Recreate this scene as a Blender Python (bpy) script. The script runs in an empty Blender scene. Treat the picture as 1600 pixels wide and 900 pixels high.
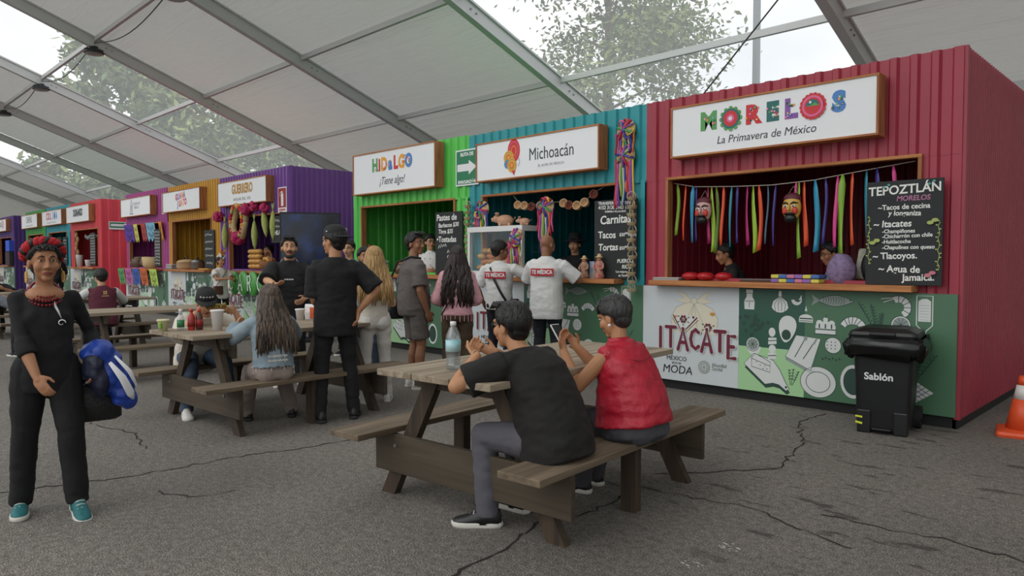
import bpy, bmesh, math, random
import numpy as np
from mathutils import Vector, Matrix, Quaternion, noise
random.seed(7)
SC = bpy.context.scene
COL = SC.collection
PI = math.pi
def R(d): return math.radians(d)

# ---------------------------------------------------------------- camera
cam_d = bpy.data.cameras.new('camera'); cam_d.sensor_width = 36; cam_d.lens = 1125/1600*36
cam_d.clip_end = 300
cam = bpy.data.objects.new('camera', cam_d); COL.objects.link(cam)
cam.location = (0, 0, 1.38); cam.rotation_euler = (R(90-2.19), 0, R(45))
SC.camera = cam

# ---------------------------------------------------------------- overcast sky
W = bpy.data.worlds.new('overcast_sky'); SC.world = W; W.use_nodes = True
nt = W.node_tree; nt.nodes.clear()
o = nt.nodes.new('ShaderNodeOutputWorld'); bg = nt.nodes.new('ShaderNodeBackground')
tc = nt.nodes.new('ShaderNodeTexCoord'); nz = nt.nodes.new('ShaderNodeTexNoise'); rp = nt.nodes.new('ShaderNodeValToRGB')
mp = nt.nodes.new('ShaderNodeMapping'); mp.inputs['Scale'].default_value = (1, 1, 2.2)
nz.inputs['Scale'].default_value = 2.6; nz.inputs['Detail'].default_value = 5
rp.color_ramp.elements[0].position = .3; rp.color_ramp.elements[0].color = (.66, .70, .75, 1)
rp.color_ramp.elements[1].position = .68; rp.color_ramp.elements[1].color = (1.0, 1.0, .98, 1)
nt.links.new(tc.outputs['Generated'], mp.inputs[0]); nt.links.new(mp.outputs[0], nz.inputs['Vector'])
nt.links.new(nz.outputs['Fac'], rp.inputs[0]); nt.links.new(rp.outputs[0], bg.inputs[0])
bg.inputs[1].default_value = 1.15
nt.links.new(bg.outputs[0], o.inputs[0])

vs = SC.view_settings
vs.view_transform = 'Standard'; vs.look = 'None'; vs.gamma = 1; vs.exposure = 0.14; vs.use_curve_mapping = False

# soft sun behind thick cloud, from the open side of the tent
sd = bpy.data.lights.new('cloudy_sun', 'SUN'); sd.energy = .9; sd.angle = R(50); sd.color = (1, .98, .95)
so = bpy.data.objects.new('cloudy_sun', sd); COL.objects.link(so); so.location = (0, -20, 20)
so.rotation_euler = Vector((.2, 1, -.75)).to_track_quat('-Z', 'Y').to_euler()

# ---------------------------------------------------------------- materials
def lin(c):
    if isinstance(c, str):
        c = c.lstrip('#'); c = [int(c[i:i+2], 16)/255 for i in (0, 2, 4)]
    return tuple((x/12.92 if x <= .04045 else ((x+.055)/1.055)**2.4) for x in c[:3]) + (1,)
MATS = {}
def mat(name, c, rough=.6, metal=0, noise_amt=0, nscale=20, bump=0, bscale=60, stretch=(1,1,1), c2=None, coat=0, trans=0, alpha=1, sheen=0, coord='Object'):
    if name in MATS: return MATS[name]
    m = bpy.data.materials.new(name); m.use_nodes = True; n = m.node_tree; p = n.nodes['Principled BSDF']
    col = lin(c)
    p.inputs['Base Color'].default_value = col; p.inputs['Roughness'].default_value = rough; p.inputs['Metallic'].default_value = metal
    if coat: p.inputs['Coat Weight'].default_value = coat; p.inputs['Coat Roughness'].default_value = .15
    if trans: p.inputs['Transmission Weight'].default_value = trans
    if sheen: p.inputs['Sheen Weight'].default_value = sheen
    p.inputs['Alpha'].default_value = alpha
    if noise_amt or c2 or bump:
        t = n.nodes.new('ShaderNodeTexCoord'); mpn = n.nodes.new('ShaderNodeMapping'); mpn.inputs['Scale'].default_value = stretch
        n.links.new(t.outputs[coord], mpn.inputs[0])
    if noise_amt or c2:
        z = n.nodes.new('ShaderNodeTexNoise'); z.inputs['Scale'].default_value = nscale; z.inputs['Detail'].default_value = 5
        n.links.new(mpn.outputs[0], z.inputs['Vector'])
        r = n.nodes.new('ShaderNodeValToRGB'); r.color_ramp.elements[0].position = .3; r.color_ramp.elements[1].position = .7
        d = lin(c2) if c2 else tuple(x*(1-noise_amt) for x in col[:3])+(1,)
        r.color_ramp.elements[0].color = d; r.color_ramp.elements[1].color = col
        n.links.new(z.outputs['Fac'], r.inputs[0]); n.links.new(r.outputs[0], p.inputs['Base Color'])
    if bump:
        z2 = n.nodes.new('ShaderNodeTexNoise'); z2.inputs['Scale'].default_value = bscale; z2.inputs['Detail'].default_value = 4
        n.links.new(mpn.outputs[0], z2.inputs['Vector'])
        b = n.nodes.new('ShaderNodeBump'); b.inputs['Strength'].default_value = bump; b.inputs['Distance'].default_value = .02
        n.links.new(z2.outputs['Fac'], b.inputs['Height']); n.links.new(b.outputs[0], p.inputs['Normal'])
    MATS[name] = m
    return m

def cloth(name, c, bump=.5, bscale=9, rough=.85, c2=None, sheen=.0):
    return mat(name, c, rough, bump=bump, bscale=bscale, c2=c2, nscale=6, sheen=sheen)

def mat_membrane():
    m = bpy.data.materials.new('tent_membrane'); m.use_nodes = True; n = m.node_tree; n.nodes.clear()
    out = n.nodes.new('ShaderNodeOutputMaterial'); d = n.nodes.new('ShaderNodeBsdfDiffuse'); t = n.nodes.new('ShaderNodeBsdfTranslucent')
    mx = n.nodes.new('ShaderNodeMixShader'); mx.inputs[0].default_value = .27
    d.inputs[0].default_value = lin('#c9c8c4'); t.inputs[0].default_value = lin('#dad9d4')
    tcn = n.nodes.new('ShaderNodeTexCoord'); mpn = n.nodes.new('ShaderNodeMapping'); mpn.inputs['Scale'].default_value = (.35, 5.5, 5.5)
    mpn.inputs['Rotation'].default_value = (0, 0, R(12))
    z = n.nodes.new('ShaderNodeTexNoise'); z.inputs['Scale'].default_value = 1.3; z.inputs['Detail'].default_value = 3
    b = n.nodes.new('ShaderNodeBump'); b.inputs['Strength'].default_value = .8; b.inputs['Distance'].default_value = .09
    n.links.new(tcn.outputs['Object'], mpn.inputs[0]); n.links.new(mpn.outputs[0], z.inputs['Vector']); n.links.new(z.outputs['Fac'], b.inputs['Height'])
    n.links.new(b.outputs[0], d.inputs['Normal']); n.links.new(b.outputs[0], t.inputs['Normal'])
    n.links.new(d.outputs[0], mx.inputs[1]); n.links.new(t.outputs[0], mx.inputs[2]); n.links.new(mx.outputs[0], out.inputs[0])
    return m
def mat_clear(name, haze=.2, tint=(.93, .96, .95, 1), gloss=.06):
    m = bpy.data.materials.new(name); m.use_nodes = True; n = m.node_tree; n.nodes.clear()
    out = n.nodes.new('ShaderNodeOutputMaterial'); a = n.nodes.new('ShaderNodeBsdfTransparent'); a.inputs[0].default_value = tint
    t = n.nodes.new('ShaderNodeBsdfTranslucent'); t.inputs[0].default_value = (.9, .92, .92, 1)
    g = n.nodes.new('ShaderNodeBsdfGlossy'); g.inputs['Roughness'].default_value = .08
    m1 = n.nodes.new('ShaderNodeMixShader'); m1.inputs[0].default_value = haze
    m2 = n.nodes.new('ShaderNodeMixShader'); m2.inputs[0].default_value = gloss
    n.links.new(a.outputs[0], m1.inputs[1]); n.links.new(t.outputs[0], m1.inputs[2]); n.links.new(m1.outputs[0], m2.inputs[1]); n.links.new(g.outputs[0], m2.inputs[2])
    n.links.new(m2.outputs[0], out.inputs[0])
    return m
MEMB = mat_membrane(); CLEAR = mat_clear('clear_vinyl', .2, (.985, .99, .985, 1), .03); GLASS = mat_clear('thin_glass', .0, (.95, .97, .97, 1), .04)
PET = mat_clear('clear_plastic', .16, (.93, .95, .96, 1), .16)

def mat_asphalt():
    m = bpy.data.materials.new('asphalt'); m.use_nodes = True; n = m.node_tree; p = n.nodes['Principled BSDF']
    t = n.nodes.new('ShaderNodeTexCoord')
    def N(kind, **kw):
        x = n.nodes.new(kind)
        for k, v in kw.items(): x.inputs[k].default_value = v
        return x
    def ramp(src, stops):
        r = n.nodes.new('ShaderNodeValToRGB'); e = r.color_ramp.elements
        while len(e) < len(stops): e.new(.5)
        for i, (q, c) in enumerate(stops): e[i].position = q; e[i].color = (c, c, c, 1) if not isinstance(c, tuple) else c
        n.links.new(src, r.inputs[0]); return r.outputs[0]
    def mul(a, b, f=1.0, mode='MULTIPLY'):
        x = n.nodes.new('ShaderNodeMix'); x.data_type = 'RGBA'; x.blend_type = mode; x.inputs[0].default_value = f
        n.links.new(a, x.inputs[6]); n.links.new(b, x.inputs[7]); return x.outputs[2]
    g = N('ShaderNodeTexNoise', Scale=130.0, Detail=3.0); n.links.new(t.outputs['Object'], g.inputs['Vector'])
    v = N('ShaderNodeTexVoronoi', Scale=125.0); n.links.new(t.outputs['Object'], v.inputs['Vector'])
    big = N('ShaderNodeTexNoise', Scale=.55, Detail=4.0); n.links.new(t.outputs['Object'], big.inputs['Vector'])
    base = ramp(g.outputs['Fac'], [(.32, (.075, .066, .057, 1)), (.52, (.185, .166, .145, 1)), (.72, (.42, .385, .34, 1))])
    mid = N('ShaderNodeTexNoise', Scale=26.0, Detail=4.0, Roughness=.7); n.links.new(t.outputs['Object'], mid.inputs['Vector'])
    base = mul(base, ramp(mid.outputs['Fac'], [(.34, .66), (.66, 1.3)]))
    tone = ramp(big.outputs['Fac'], [(.3, .74), (.7, 1.12)])
    c = mul(base, tone)
    # damp, oily patches with ragged edges
    mpn = n.nodes.new('ShaderNodeMapping'); mpn.inputs['Scale'].default_value = (1.6, 4.2, 1); mpn.inputs['Rotation'].default_value = (0, 0, R(-40))
    n.links.new(t.outputs['Object'], mpn.inputs[0])
    st = N('ShaderNodeTexNoise', Scale=1.7, Detail=7.0, Roughness=.62); n.links.new(mpn.outputs[0], st.inputs['Vector'])
    zm = n.nodes.new('ShaderNodeMapping'); zm.inputs['Location'].default_value = (-.4*.26, -5.4*.26, 0); zm.inputs['Scale'].default_value = (.26, .26, .26); n.links.new(t.outputs['Object'], zm.inputs[0])
    zone = n.nodes.new('ShaderNodeTexGradient'); zone.gradient_type = 'SPHERICAL'; n.links.new(zm.outputs[0], zone.inputs['Vector'])
    s1 = ramp(st.outputs['Fac'], [(.585, 1.0), (.63, .40)])
    z1 = ramp(zone.outputs['Fac'], [(.05, 1.0), (.4, 0.0)])
    lo = n.nodes.new('ShaderNodeMix'); lo.data_type = 'RGBA'; lo.blend_type = 'LIGHTEN'; lo.inputs[0].default_value = 1
    n.links.new(s1, lo.inputs[6]); n.links.new(z1, lo.inputs[7])
    c = mul(c, lo.outputs[2])
    n.links.new(c, p.inputs['Base Color'])
    p.inputs['Roughness'].default_value = .82
    b = n.nodes.new('ShaderNodeBump'); b.inputs['Strength'].default_value = .6; b.inputs['Distance'].default_value = .008
    n.links.new(v.outputs['Distance'], b.inputs['Height']); n.links.new(b.outputs[0], p.inputs['Normal'])
    return m

def mat_wood(name, c, c2, axis='Y', rough=.75, scale=3.0):
    m = bpy.data.materials.new(name); m.use_nodes = True; n = m.node_tree; p = n.nodes['Principled BSDF']
    t = n.nodes.new('ShaderNodeTexCoord'); oi = n.nodes.new('ShaderNodeObjectInfo')
    add = n.nodes.new('ShaderNodeVectorMath'); add.operation = 'ADD'
    sc = n.nodes.new('ShaderNodeVectorMath'); sc.operation = 'SCALE'; sc.inputs['Scale'].default_value = 9
    n.links.new(oi.outputs['Random'], sc.inputs[0]); n.links.new(t.outputs['Object'], add.inputs[0]); n.links.new(sc.outputs[0], add.inputs[1])
    mpn = n.nodes.new('ShaderNodeMapping'); s = {'X': (.6, 9, 9), 'Y': (9, .6, 9), 'Z': (9, 9, .6)}[axis]; mpn.inputs['Scale'].default_value = s
    z = n.nodes.new('ShaderNodeTexNoise'); z.inputs['Scale'].default_value = scale; z.inputs['Detail'].default_value = 6; z.inputs['Distortion'].default_value = .6
    n.links.new(add.outputs[0], mpn.inputs[0]); n.links.new(mpn.outputs[0], z.inputs['Vector'])
    r = n.nodes.new('ShaderNodeValToRGB'); r.color_ramp.elements[0].position = .32; r.color_ramp.elements[1].position = .68
    r.color_ramp.elements[0].color = lin(c2); r.color_ramp.elements[1].color = lin(c)
    n.links.new(z.outputs['Fac'], r.inputs[0]); n.links.new(r.outputs[0], p.inputs['Base Color'])
    b = n.nodes.new('ShaderNodeBump'); b.inputs['Strength'].default_value = .3; b.inputs['Distance'].default_value = .01
    n.links.new(z.outputs['Fac'], b.inputs['Height']); n.links.new(b.outputs[0], p.inputs['Normal'])
    p.inputs['Roughness'].default_value = rough
    MATS[name] = m
    return m

WHITE = mat('white_print', '#e6e7e8', .5); DARK = mat('dark_print', '#22262a', .6); GREY = mat('grey_print', '#8b9092', .6)
CHALK = mat('chalk', '#e9e9e4', .9); BLACK = mat('black_plastic', '#111214', .42); BOARD = mat('blackboard', '#26292b', .7, noise_amt=.25, nscale=4)
ALU = mat('aluminium', '#b4b5b4', .45, .35); STEEL = mat('steel', '#9a9a9a', .35, .8)
PINE = mat_wood('counter_pine', '#c08350', '#96582f', 'X'); PINEZ = mat_wood('frame_pine', '#b87c50', '#8a5230', 'Z')
TWOOD = mat_wood('weathered_plank', '#a89a85', '#7d6d5a', 'Y', scale=2.0); DWOOD = mat_wood('stained_leg', '#4a3b2b', '#30261c', 'Z')
BWOOD = mat_wood('bench_plank', '#7f6f5b', '#594b3b', 'Y', scale=2.0); PLY = mat_wood('stained_board', '#4f4435', '#393024', 'X', scale=1.5)

# ---------------------------------------------------------------- object helpers
def link(o, parent=None):
    COL.objects.link(o)
    if parent is not None: o.parent = parent
    return o
def tag(o, label=None, cat=None, group=None, kind=None):
    if label: o['label'] = label
    if cat: o['category'] = cat
    if group: o['group'] = group
    if kind: o['kind'] = kind
    return o
def empty(name, loc=(0, 0, 0), rz=0, label=None, cat=None, group=None, kind=None):
    e = bpy.data.objects.new(name, None); e.empty_display_size = .1; COL.objects.link(e)
    e.location = loc; e.rotation_euler = (0, 0, rz)
    return tag(e, label, cat, group, kind)
def children(o): return [c for c in COL.objects if c.parent == o]
def copy_tree(o, parent=None):
    c = o.copy(); COL.objects.link(c)
    if parent is not None: c.parent = parent
    for ch in o.children: copy_tree(ch, c)
    return c

class MB:
    """collects geometry; build() links it as one mesh object"""
    def __init__(s): s.v = []; s.f = []; s.m = []; s.mi = 0
    def add(s, vs, fs):
        b = len(s.v); s.v += [tuple(x) for x in vs]; s.f += [tuple(b+i for i in q) for q in fs]; s.m += [s.mi]*len(fs); return s
    def box(s, c, d, rot=None):
        x, y, z = d[0]/2, d[1]/2, d[2]/2
        vs = [Vector(p) for p in ((-x,-y,-z),(x,-y,-z),(x,y,-z),(-x,y,-z),(-x,-y,z),(x,-y,z),(x,y,z),(-x,y,z))]
        if rot is not None: vs = [rot @ p for p in vs]
        c = Vector(c)
        return s.add([p+c for p in vs], [(0,3,2,1),(4,5,6,7),(0,1,5,4),(1,2,6,5),(2,3,7,6),(3,0,4,7)])
    def b2(s, a, b): return s.box([(a[i]+b[i])/2 for i in range(3)], [abs(b[i]-a[i]) for i in range(3)])
    def loft(s, rings, cap=True):
        n = len(rings[0]); b = []
        for r in rings: b += list(r)
        fs = []
        for i in range(len(rings)-1):
            for j in range(n):
                k = (j+1) % n; fs.append((i*n+j, i*n+k, (i+1)*n+k, (i+1)*n+j))
        if cap: fs.append(tuple(range(n-1, -1, -1))); fs.append(tuple((len(rings)-1)*n+j for j in range(n)))
        return s.add(b, fs)
    def tube(s, pts, r, n=8, cap=True, flat=1.0):
        pts = [Vector(p) for p in pts]; rr = r if isinstance(r, (list, tuple)) else [r]*len(pts)
        rings = []; prev = None
        for i, p in enumerate(pts):
            d = (pts[min(i+1, len(pts)-1)]-pts[max(i-1, 0)])
            if d.length < 1e-9: d = Vector((0, 0, 1))
            d.normalize()
            if prev is None: a = d.orthogonal().normalized()
            else:
                a = prev - d*prev.dot(d)
                a = a.normalized() if a.length > 1e-6 else d.orthogonal().normalized()
            prev = a; c = d.cross(a)
            rings.append([p + (a*math.cos(2*PI*j/n)+c*math.sin(2*PI*j/n)*flat)*rr[i] for j in range(n)])
        return s.loft(rings, cap)
    def cyl(s, a, b, r0, r1=None, n=16): return s.tube([a, b], [r0, r0 if r1 is None else r1], n)
    def ell(s, c, r, n=12, m=8, M=None, fn=None):
        c = Vector(c); r = (r, r, r) if not isinstance(r, (tuple, list)) else r
        vs = []; fs = []
        for i in range(m+1):
            th = PI*i/m
            for j in range(n):
                ph = 2*PI*j/n; d = Vector((math.sin(th)*math.cos(ph), math.sin(th)*math.sin(ph), math.cos(th)))
                k = fn(d) if fn else 1
                p = Vector((d.x*r[0]*k, d.y*r[1]*k, d.z*r[2]*k))
                if M is not None: p = M @ p
                vs.append(c+p)
        for i in range(m):
            for j in range(n):
                k = (j+1) % n
                a, b_, c_, d_ = i*n+j, (i+1)*n+j, (i+1)*n+k, i*n+k
                if i == 0: fs.append((a, b_, c_))
                elif i == m-1: fs.append((a, b_, d_))
                else: fs.append((a, b_, c_, d_))
        return s.add(vs, fs)
    def lathe(s, prof, c=(0, 0, 0), n=20):
        c = Vector(c)
        return s.loft([[c+Vector((r*math.cos(2*PI*j/n), r*math.sin(2*PI*j/n), z)) for j in range(n)] for r, z in prof])
    def prism(s, pts, y0, y1):
        """outline in x,z extruded along y"""
        n = len(pts)
        vs = [(x, y0, z) for x, z in pts]+[(x, y1, z) for x, z in pts]
        return s.add(vs, [tuple(range(n)), tuple(range(2*n-1, n-1, -1))]+[(j, n+j, n+(j+1) % n, (j+1) % n) for j in range(n)])
    def mesh(s, name, mats, smooth=False):
        me = bpy.data.meshes.new(name); me.from_pydata(s.v, [], s.f); me.update()
        for m in (mats if isinstance(mats, (list, tuple)) else [mats]): me.materials.append(m)
        if any(s.m): me.polygons.foreach_set('material_index', s.m)
        bm = bmesh.new(); bm.from_mesh(me); bmesh.ops.remove_doubles(bm, verts=bm.verts, dist=1e-6); bmesh.ops.recalc_face_normals(bm, faces=bm.faces); bm.to_mesh(me); bm.free()
        if smooth: me.polygons.foreach_set('use_smooth', [True]*len(me.polygons))
        return me
    def build(s, name, mats, parent=None, smooth=False, loc=None, rot=None, bevel=0):
        o = bpy.data.objects.new(name, s.mesh(name, mats, smooth)); link(o, parent)
        if loc is not None: o.location = loc
        if rot is not None: o.rotation_euler = rot
        if bevel:
            b = o.modifiers.new('bevel', 'BEVEL'); b.width = bevel; b.segments = 2; b.limit_method = 'ANGLE'
        return o

TMP = bpy.data.scenes.new('workbench')
def evaluated(o):
    """evaluate one object alone, in a scratch scene, so the big scene is not re-evaluated each time"""
    TMP.collection.objects.link(o); vl = TMP.view_layers[0]; vl.update()
    me = bpy.data.meshes.new_from_object(o.evaluated_get(vl.depsgraph)); TMP.collection.objects.unlink(o)
    return me
def bake(o):
    """replace an object's mesh by its evaluated one"""
    me = evaluated(o); o.modifiers.clear(); old = o.data; o.data = me; bpy.data.meshes.remove(old)
    return o
def text(body, size, m, parent=None, loc=(0, 0, 0), rot=(PI/2, 0, 0), bold=0, shear=0, align='CENTER', sx=1, extrude=.0012, spacing=1, name='lettering', line=1):
    c = bpy.data.curves.new('t', 'FONT'); c.body = body; c.size = size; c.offset = bold; c.shear = shear; c.align_x = align; c.align_y = 'CENTER'
    c.extrude = extrude; c.space_character = spacing; c.resolution_u = 3; c.space_line = line
    t = bpy.data.objects.new('t', c); me = evaluated(t)
    bpy.data.objects.remove(t); me.name = name; me.materials.clear(); me.materials.append(m)
    o = bpy.data.objects.new(name, me); link(o, parent); o.location = loc; o.rotation_euler = rot; o.scale = (sx, 1, 1)
    return o

class Decal:
    """flat print on a plane facing -Y: x to the right, z up"""
    def __init__(s): s.b = MB(); s.k = 0
    def y(s): s.k += 1; return -.0006*s.k
    def fill(s, pts, m=0, y=None):
        s.b.mi = m; y = s.y() if y is None else y
        s.b.add([(p[0], y, p[1]) for p in pts], [tuple(range(len(pts)))]); return s
    def line(s, pts, w, m=1, closed=False):
        s.b.mi = m; y = s.y(); n = len(pts)
        if closed: pts = list(pts)+[pts[0]]; n += 1
        P = [Vector((p[0], p[1])) for p in pts]; L = []; Rr = []
        for i, p in enumerate(P):
            d = P[min(i+1, n-1)]-P[max(i-1, 0)]
            if closed and i in (0, n-1): d = P[1]-P[-2]
            d = d.normalized() if d.length > 1e-9 else Vector((1, 0)); q = Vector((-d.y, d.x))*w/2
            L.append(p+q); Rr.append(p-q)
        vs = [(p.x, y, p.y) for p in L]+[(p.x, y, p.y) for p in Rr]
        s.b.add(vs, [(i, i+1, n+i+1, n+i) for i in range(n-1)])
        return s
    def stroke(s, pts, w, m=1):
        """thick round-ended stroke"""
        s.line(pts, w, m)
        for p in pts: s.disc(p, w/2, m, 10)
        return s
    def disc(s, c, r, m=0, n=18, ry=None):
        ry = ry or r
        return s.fill([(c[0]+r*math.cos(2*PI*i/n), c[1]+ry*math.sin(2*PI*i/n)) for i in range(n)], m)
    def ring(s, c, r, w, m=1, n=22, ry=None):
        ry = ry or r
        return s.line([(c[0]+r*math.cos(2*PI*i/n), c[1]+ry*math.sin(2*PI*i/n)) for i in range(n)], w, m, True)
    def build(s, name, mats, parent=None, loc=None): return s.b.build(name, mats, parent, loc=loc)
# ================================================================ ground
YF = 6.70                      # plane of the stall fronts
g = MB(); n = 40
g.add([(-70, -25, 0), (30, -25, 0), (30, 40, 0), (-70, 40, 0)], [(0, 1, 2, 3)])
floor = tag(g.build('floor', mat_asphalt()), 'worn grey asphalt ground under the tent', kind='structure')
# cracks: thin recessed-looking dark tar lines lying on the asphalt
TAR = mat('crack_tar', '#2b2723', .9, noise_amt=.4, nscale=30)
def crack(pts, w, seed):
    rnd = random.Random(seed); P = []
    for a, b in zip(pts, pts[1:]):
        a = Vector(a); b = Vector(b); k = max(2, int((b-a).length/.06))
        for i in range(k):
            t = i/k; q = a.lerp(b, t); P.append(q+Vector((rnd.uniform(-.028, .028), rnd.uniform(-.028, .028))))
    P.append(Vector(pts[-1])); m = MB(); L = []; Q = []
    for i, p in enumerate(P):
        d = (P[min(i+1, len(P)-1)]-P[max(0, i-1)]).normalized(); qn = Vector((-d.y, d.x))*w*rnd.uniform(.2, .75)
        L.append((p.x+qn.x, p.y+qn.y, .0025)); Q.append((p.x-qn.x, p.y-qn.y, .0025))
    k = len(P); m.add(L+Q, [(i, i+1, k+i+1, k+i) for i in range(k-1)])
    m.build('crack', TAR, floor)
for i, (pts, w) in enumerate([
    ([(-5.2, .7), (-4.95, 1.45), (-4.9, 2.2), (-4.78, 2.75), (-4.75, 3.4)], .012),
    ([(-4.5, 1.5), (-4.25, 1.62), (-4.2, 1.85)], .009),
    ([(-2.12, 1.22), (-2.35, 1.9), (-2.42, 2.3), (-2.55, 2.72), (-2.45, 3.1), (-2.5, 3.4)], .014),
    ([(-2.6, 3.9), (-2.1, 4.6), (-2.25, 5.3), (-2.6, 6.1), (-2.55, 6.55)], .013),
    ([(-2.9, 3.5), (-1.9, 3.75), (-1.25, 3.55)], .009),
    ([(-1.55, 3.9), (-.9, 4.0), (-.55, 3.95), (.3, 4.35)], .012),
    ([(-7.5, 1.9), (-6.8, 1.75), (-6.1, 1.9), (-5.6, 1.8)], .010)]): crack(pts, w, i)
SPILL = mat('chalky_spill', '#c9c6bf', .9)
sp = MB()
for i in range(26):
    a = random.random()*6.28; r = random.random()**.7*.07; c = random.choice([(-1.664, 3.148), (-1.674, 2.851)])
    s_ = random.uniform(.004, .012); x, y = c[0]+r*math.cos(a), c[1]+r*math.sin(a)*.8
    sp.add([(x+s_*math.cos(q), y+s_*.6*math.sin(q), .003) for q in (0, 1.3, 2.2, 3.4, 4.4, 5.5)], [(0, 1, 2, 3, 4, 5)])
sp.build('spill', SPILL, floor)

# ================================================================ tent
SL = math.tan(R(20.4)); ZR = lambda y: 4.78-(y-10.1)*SL
RX = [-3.83-5.03*k for k in range(-5, 10)]        # rafter lines (index 5 is the first one in view)
YE, YR = 12.4, .6                                  # eave and ridge
tent = empty('ceiling', (0, 0, 0), 0, 'white tent roof with aluminium rafters and clear panels', kind='structure')
PY = [12.4, 10.1, 7.65, 5.15, 2.65, YR]
TR = mat('rafter_alu', '#bfc0be', .5, .2)
for i, x in enumerate(RX):
    for sgn in (1, -1):
        m = MB(); y0, y1 = (YR, YE) if sgn > 0 else (YR, 2*YR-YE)
        z0, z1 = ZR(YR), ZR(YE)
        for dx, dz, hw in ((0, -.17, .05), (0, -.05, .085), (0, -.29, .07)):
            hz = .13 if dx == 0 and dz == -.17 else .018
            m.add([(x-hw, y0, z0+dz-hz), (x+hw, y0, z0+dz-hz), (x+hw, y0, z0+dz+hz), (x-hw, y0, z0+dz+hz),
                   (x-hw, y1, z1+dz-hz), (x+hw, y1, z1+dz-hz), (x+hw, y1, z1+dz+hz), (x-hw, y1, z1+dz+hz)],
                  [(0,3,2,1),(4,5,6,7),(0,1,5,4),(1,2,6,5),(2,3,7,6),(3,0,4,7)])
        m.build('rafter', TR, tent)
        if sgn > 0:
            for yy in PY[1:-1]:
                bb = MB()
                for d in (.22, .34): bb.cyl((x+.05, yy+d, ZR(yy+d)-.17), (x+.075, yy+d, ZR(yy+d)-.17), .016, n=8)
                bb.build('bolt_pair', STEEL, tent)
    m = MB(); m.b2((x-.09, YE-.09, 0), (x+.09, YE+.09, ZR(YE))); m.build('post', TR, tent)
    m = MB(); yy = 2*YR-YE; m.b2((x-.09, yy-.09, 0), (x+.09, yy+.09, ZR(YE))); m.build('post', TR, tent)
for i in range(len(RX)-1):
    xa, xb = RX[i+1], RX[i]
    for sgn in (1, -1):
        clear = (i-5) % 3 == 0 or sgn < 0  # the unseen slope behind the camera is all clear, to light the stall fronts
        for a, b in zip(PY, PY[1:]):
            m = MB(); ya, yb = (a, b) if sgn > 0 else (2*YR-a, 2*YR-b); za, zb = ZR(a), ZR(b)
            # membrane sags slightly between rafters
            nx, ny = 8, 4; vs = []; fs = []
            for q in range(ny+1):
                for p in range(nx+1):
                    u, v = p/nx, q/ny; sag = 0 if clear else -.07*math.sin(PI*u)*math.sin(PI*v)
                    vs.append((xa+(xb-xa)*u, ya+(yb-ya)*v, za+(zb-za)*v+sag))
            for q in range(ny):
                for p in range(nx): fs.append((q*(nx+1)+p, q*(nx+1)+p+1, (q+1)*(nx+1)+p+1, (q+1)*(nx+1)+p))
            m.add(vs, fs); m.build('clear_panel' if clear else 'roof_panel', CLEAR if clear else MEMB, tent, smooth=True)
        for y in PY[1:-1]:
            m = MB(); yy = y if sgn > 0 else 2*YR-y
            m.box(((xa+xb)/2, yy, ZR(y)-.09), (xb-xa-.1, .07, .1)); m.build('purlin', TR, tent)
    m = MB(); m.box(((xa+xb)/2, YE, ZR(YE)-.1), (xb-xa, .12, .2)); m.build('eave_beam', TR, tent)
    m = MB(); m.add([(xa, YE+.05, 0), (xb, YE+.05, 0), (xb, YE+.05, ZR(YE)), (xa, YE+.05, ZR(YE))], [(0, 1, 2, 3)])
    m.build('side_curtain', MEMB, tent)
gx = RX[-1]
m = MB(); m.add([(gx, YE, 0), (gx, 2*YR-YE, 0), (gx, 2*YR-YE, ZR(YE)), (gx, YR, ZR(YR)), (gx, YE, ZR(YE))], [(0, 1, 2, 3, 4)])
tag(m.build('wall_left', MEMB), 'white membrane gable wall at the far end of the tent', kind='structure')

gx = RX[0]  # unseen gable, added to keep side light off the crimson stall
m = MB(); m.add([(gx, YE, 0), (gx, 2*YR-YE, 0), (gx, 2*YR-YE, ZR(YE)), (gx, YR, ZR(YR)), (gx, YE, ZR(YE))], [(0, 1, 2, 3, 4)])
tag(m.build('added_wall_right', MEMB), 'unseen white membrane gable wall added at the near end to cut side light', kind='structure')
# high-bay lamps hung where rafters meet the purlin, with their drooping cable
LAMPB = mat('lamp_black', '#222326', .5); LENS = mat('lamp_lens', '#8f8a84', .3)
lpos = []
for k, i in enumerate((7, 8, 9, 10)):
    x = RX[i]; y = 5.12; z = ZR(y)-.42
    e = empty('high_bay_lamp', (x, y, z), 0, ['round black high-bay lamp nearest the camera, cut by the top edge',
        'round black high-bay lamp beside the corner of the clear roof panel', 'small black high-bay lamp left of the bright rafter', 'smallest black high-bay lamp, at the left edge under the roof'][k], 'lamp', 'high-bay lamps under the tent roof')
    b = MB(); b.lathe([(.02, .16), (.09, .15), (.11, .09), (.13, .05), (.2, .04), (.215, 0), (.2, -.012), (.0, -.012)], n=28); b.build('housing', LAMPB, e, True)
    b = MB(); b.lathe([(.0, -.012), (.185, -.012), (.17, -.03), (0, -.034)], n=28); b.build('lens', LENS, e, True)
    b = MB()
    for a in range(12):
        q = a*PI/6; b.box((.15*math.cos(q), .15*math.sin(q), .06), (.1, .006, .05), Matrix.Rotation(q, 3, 'Z'))
    b.build('cooling_fins', LAMPB, e)
    b = MB(); b.tube([(.08, 0, .14), (.05, 0, .25), (0, 0, .27), (-.05, 0, .25), (-.08, 0, .14)], .008, 6); b.build('hook', STEEL, e)
    lpos.append(Vector((x, y, z+.24)))
b = MB()
for a, c in zip([Vector((RX[6], 5.12, ZR(5.12)-.2))]+lpos, lpos):
    b.tube([a.lerp(c, t)+Vector((0, 0, -.32*math.sin(PI*t)))for t in [i/12 for i in range(13)]], .012, 5)
tag(b.build('power_cable', LAMPB), 'thin black cable drooping from lamp to lamp under the roof', 'cable')
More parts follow.
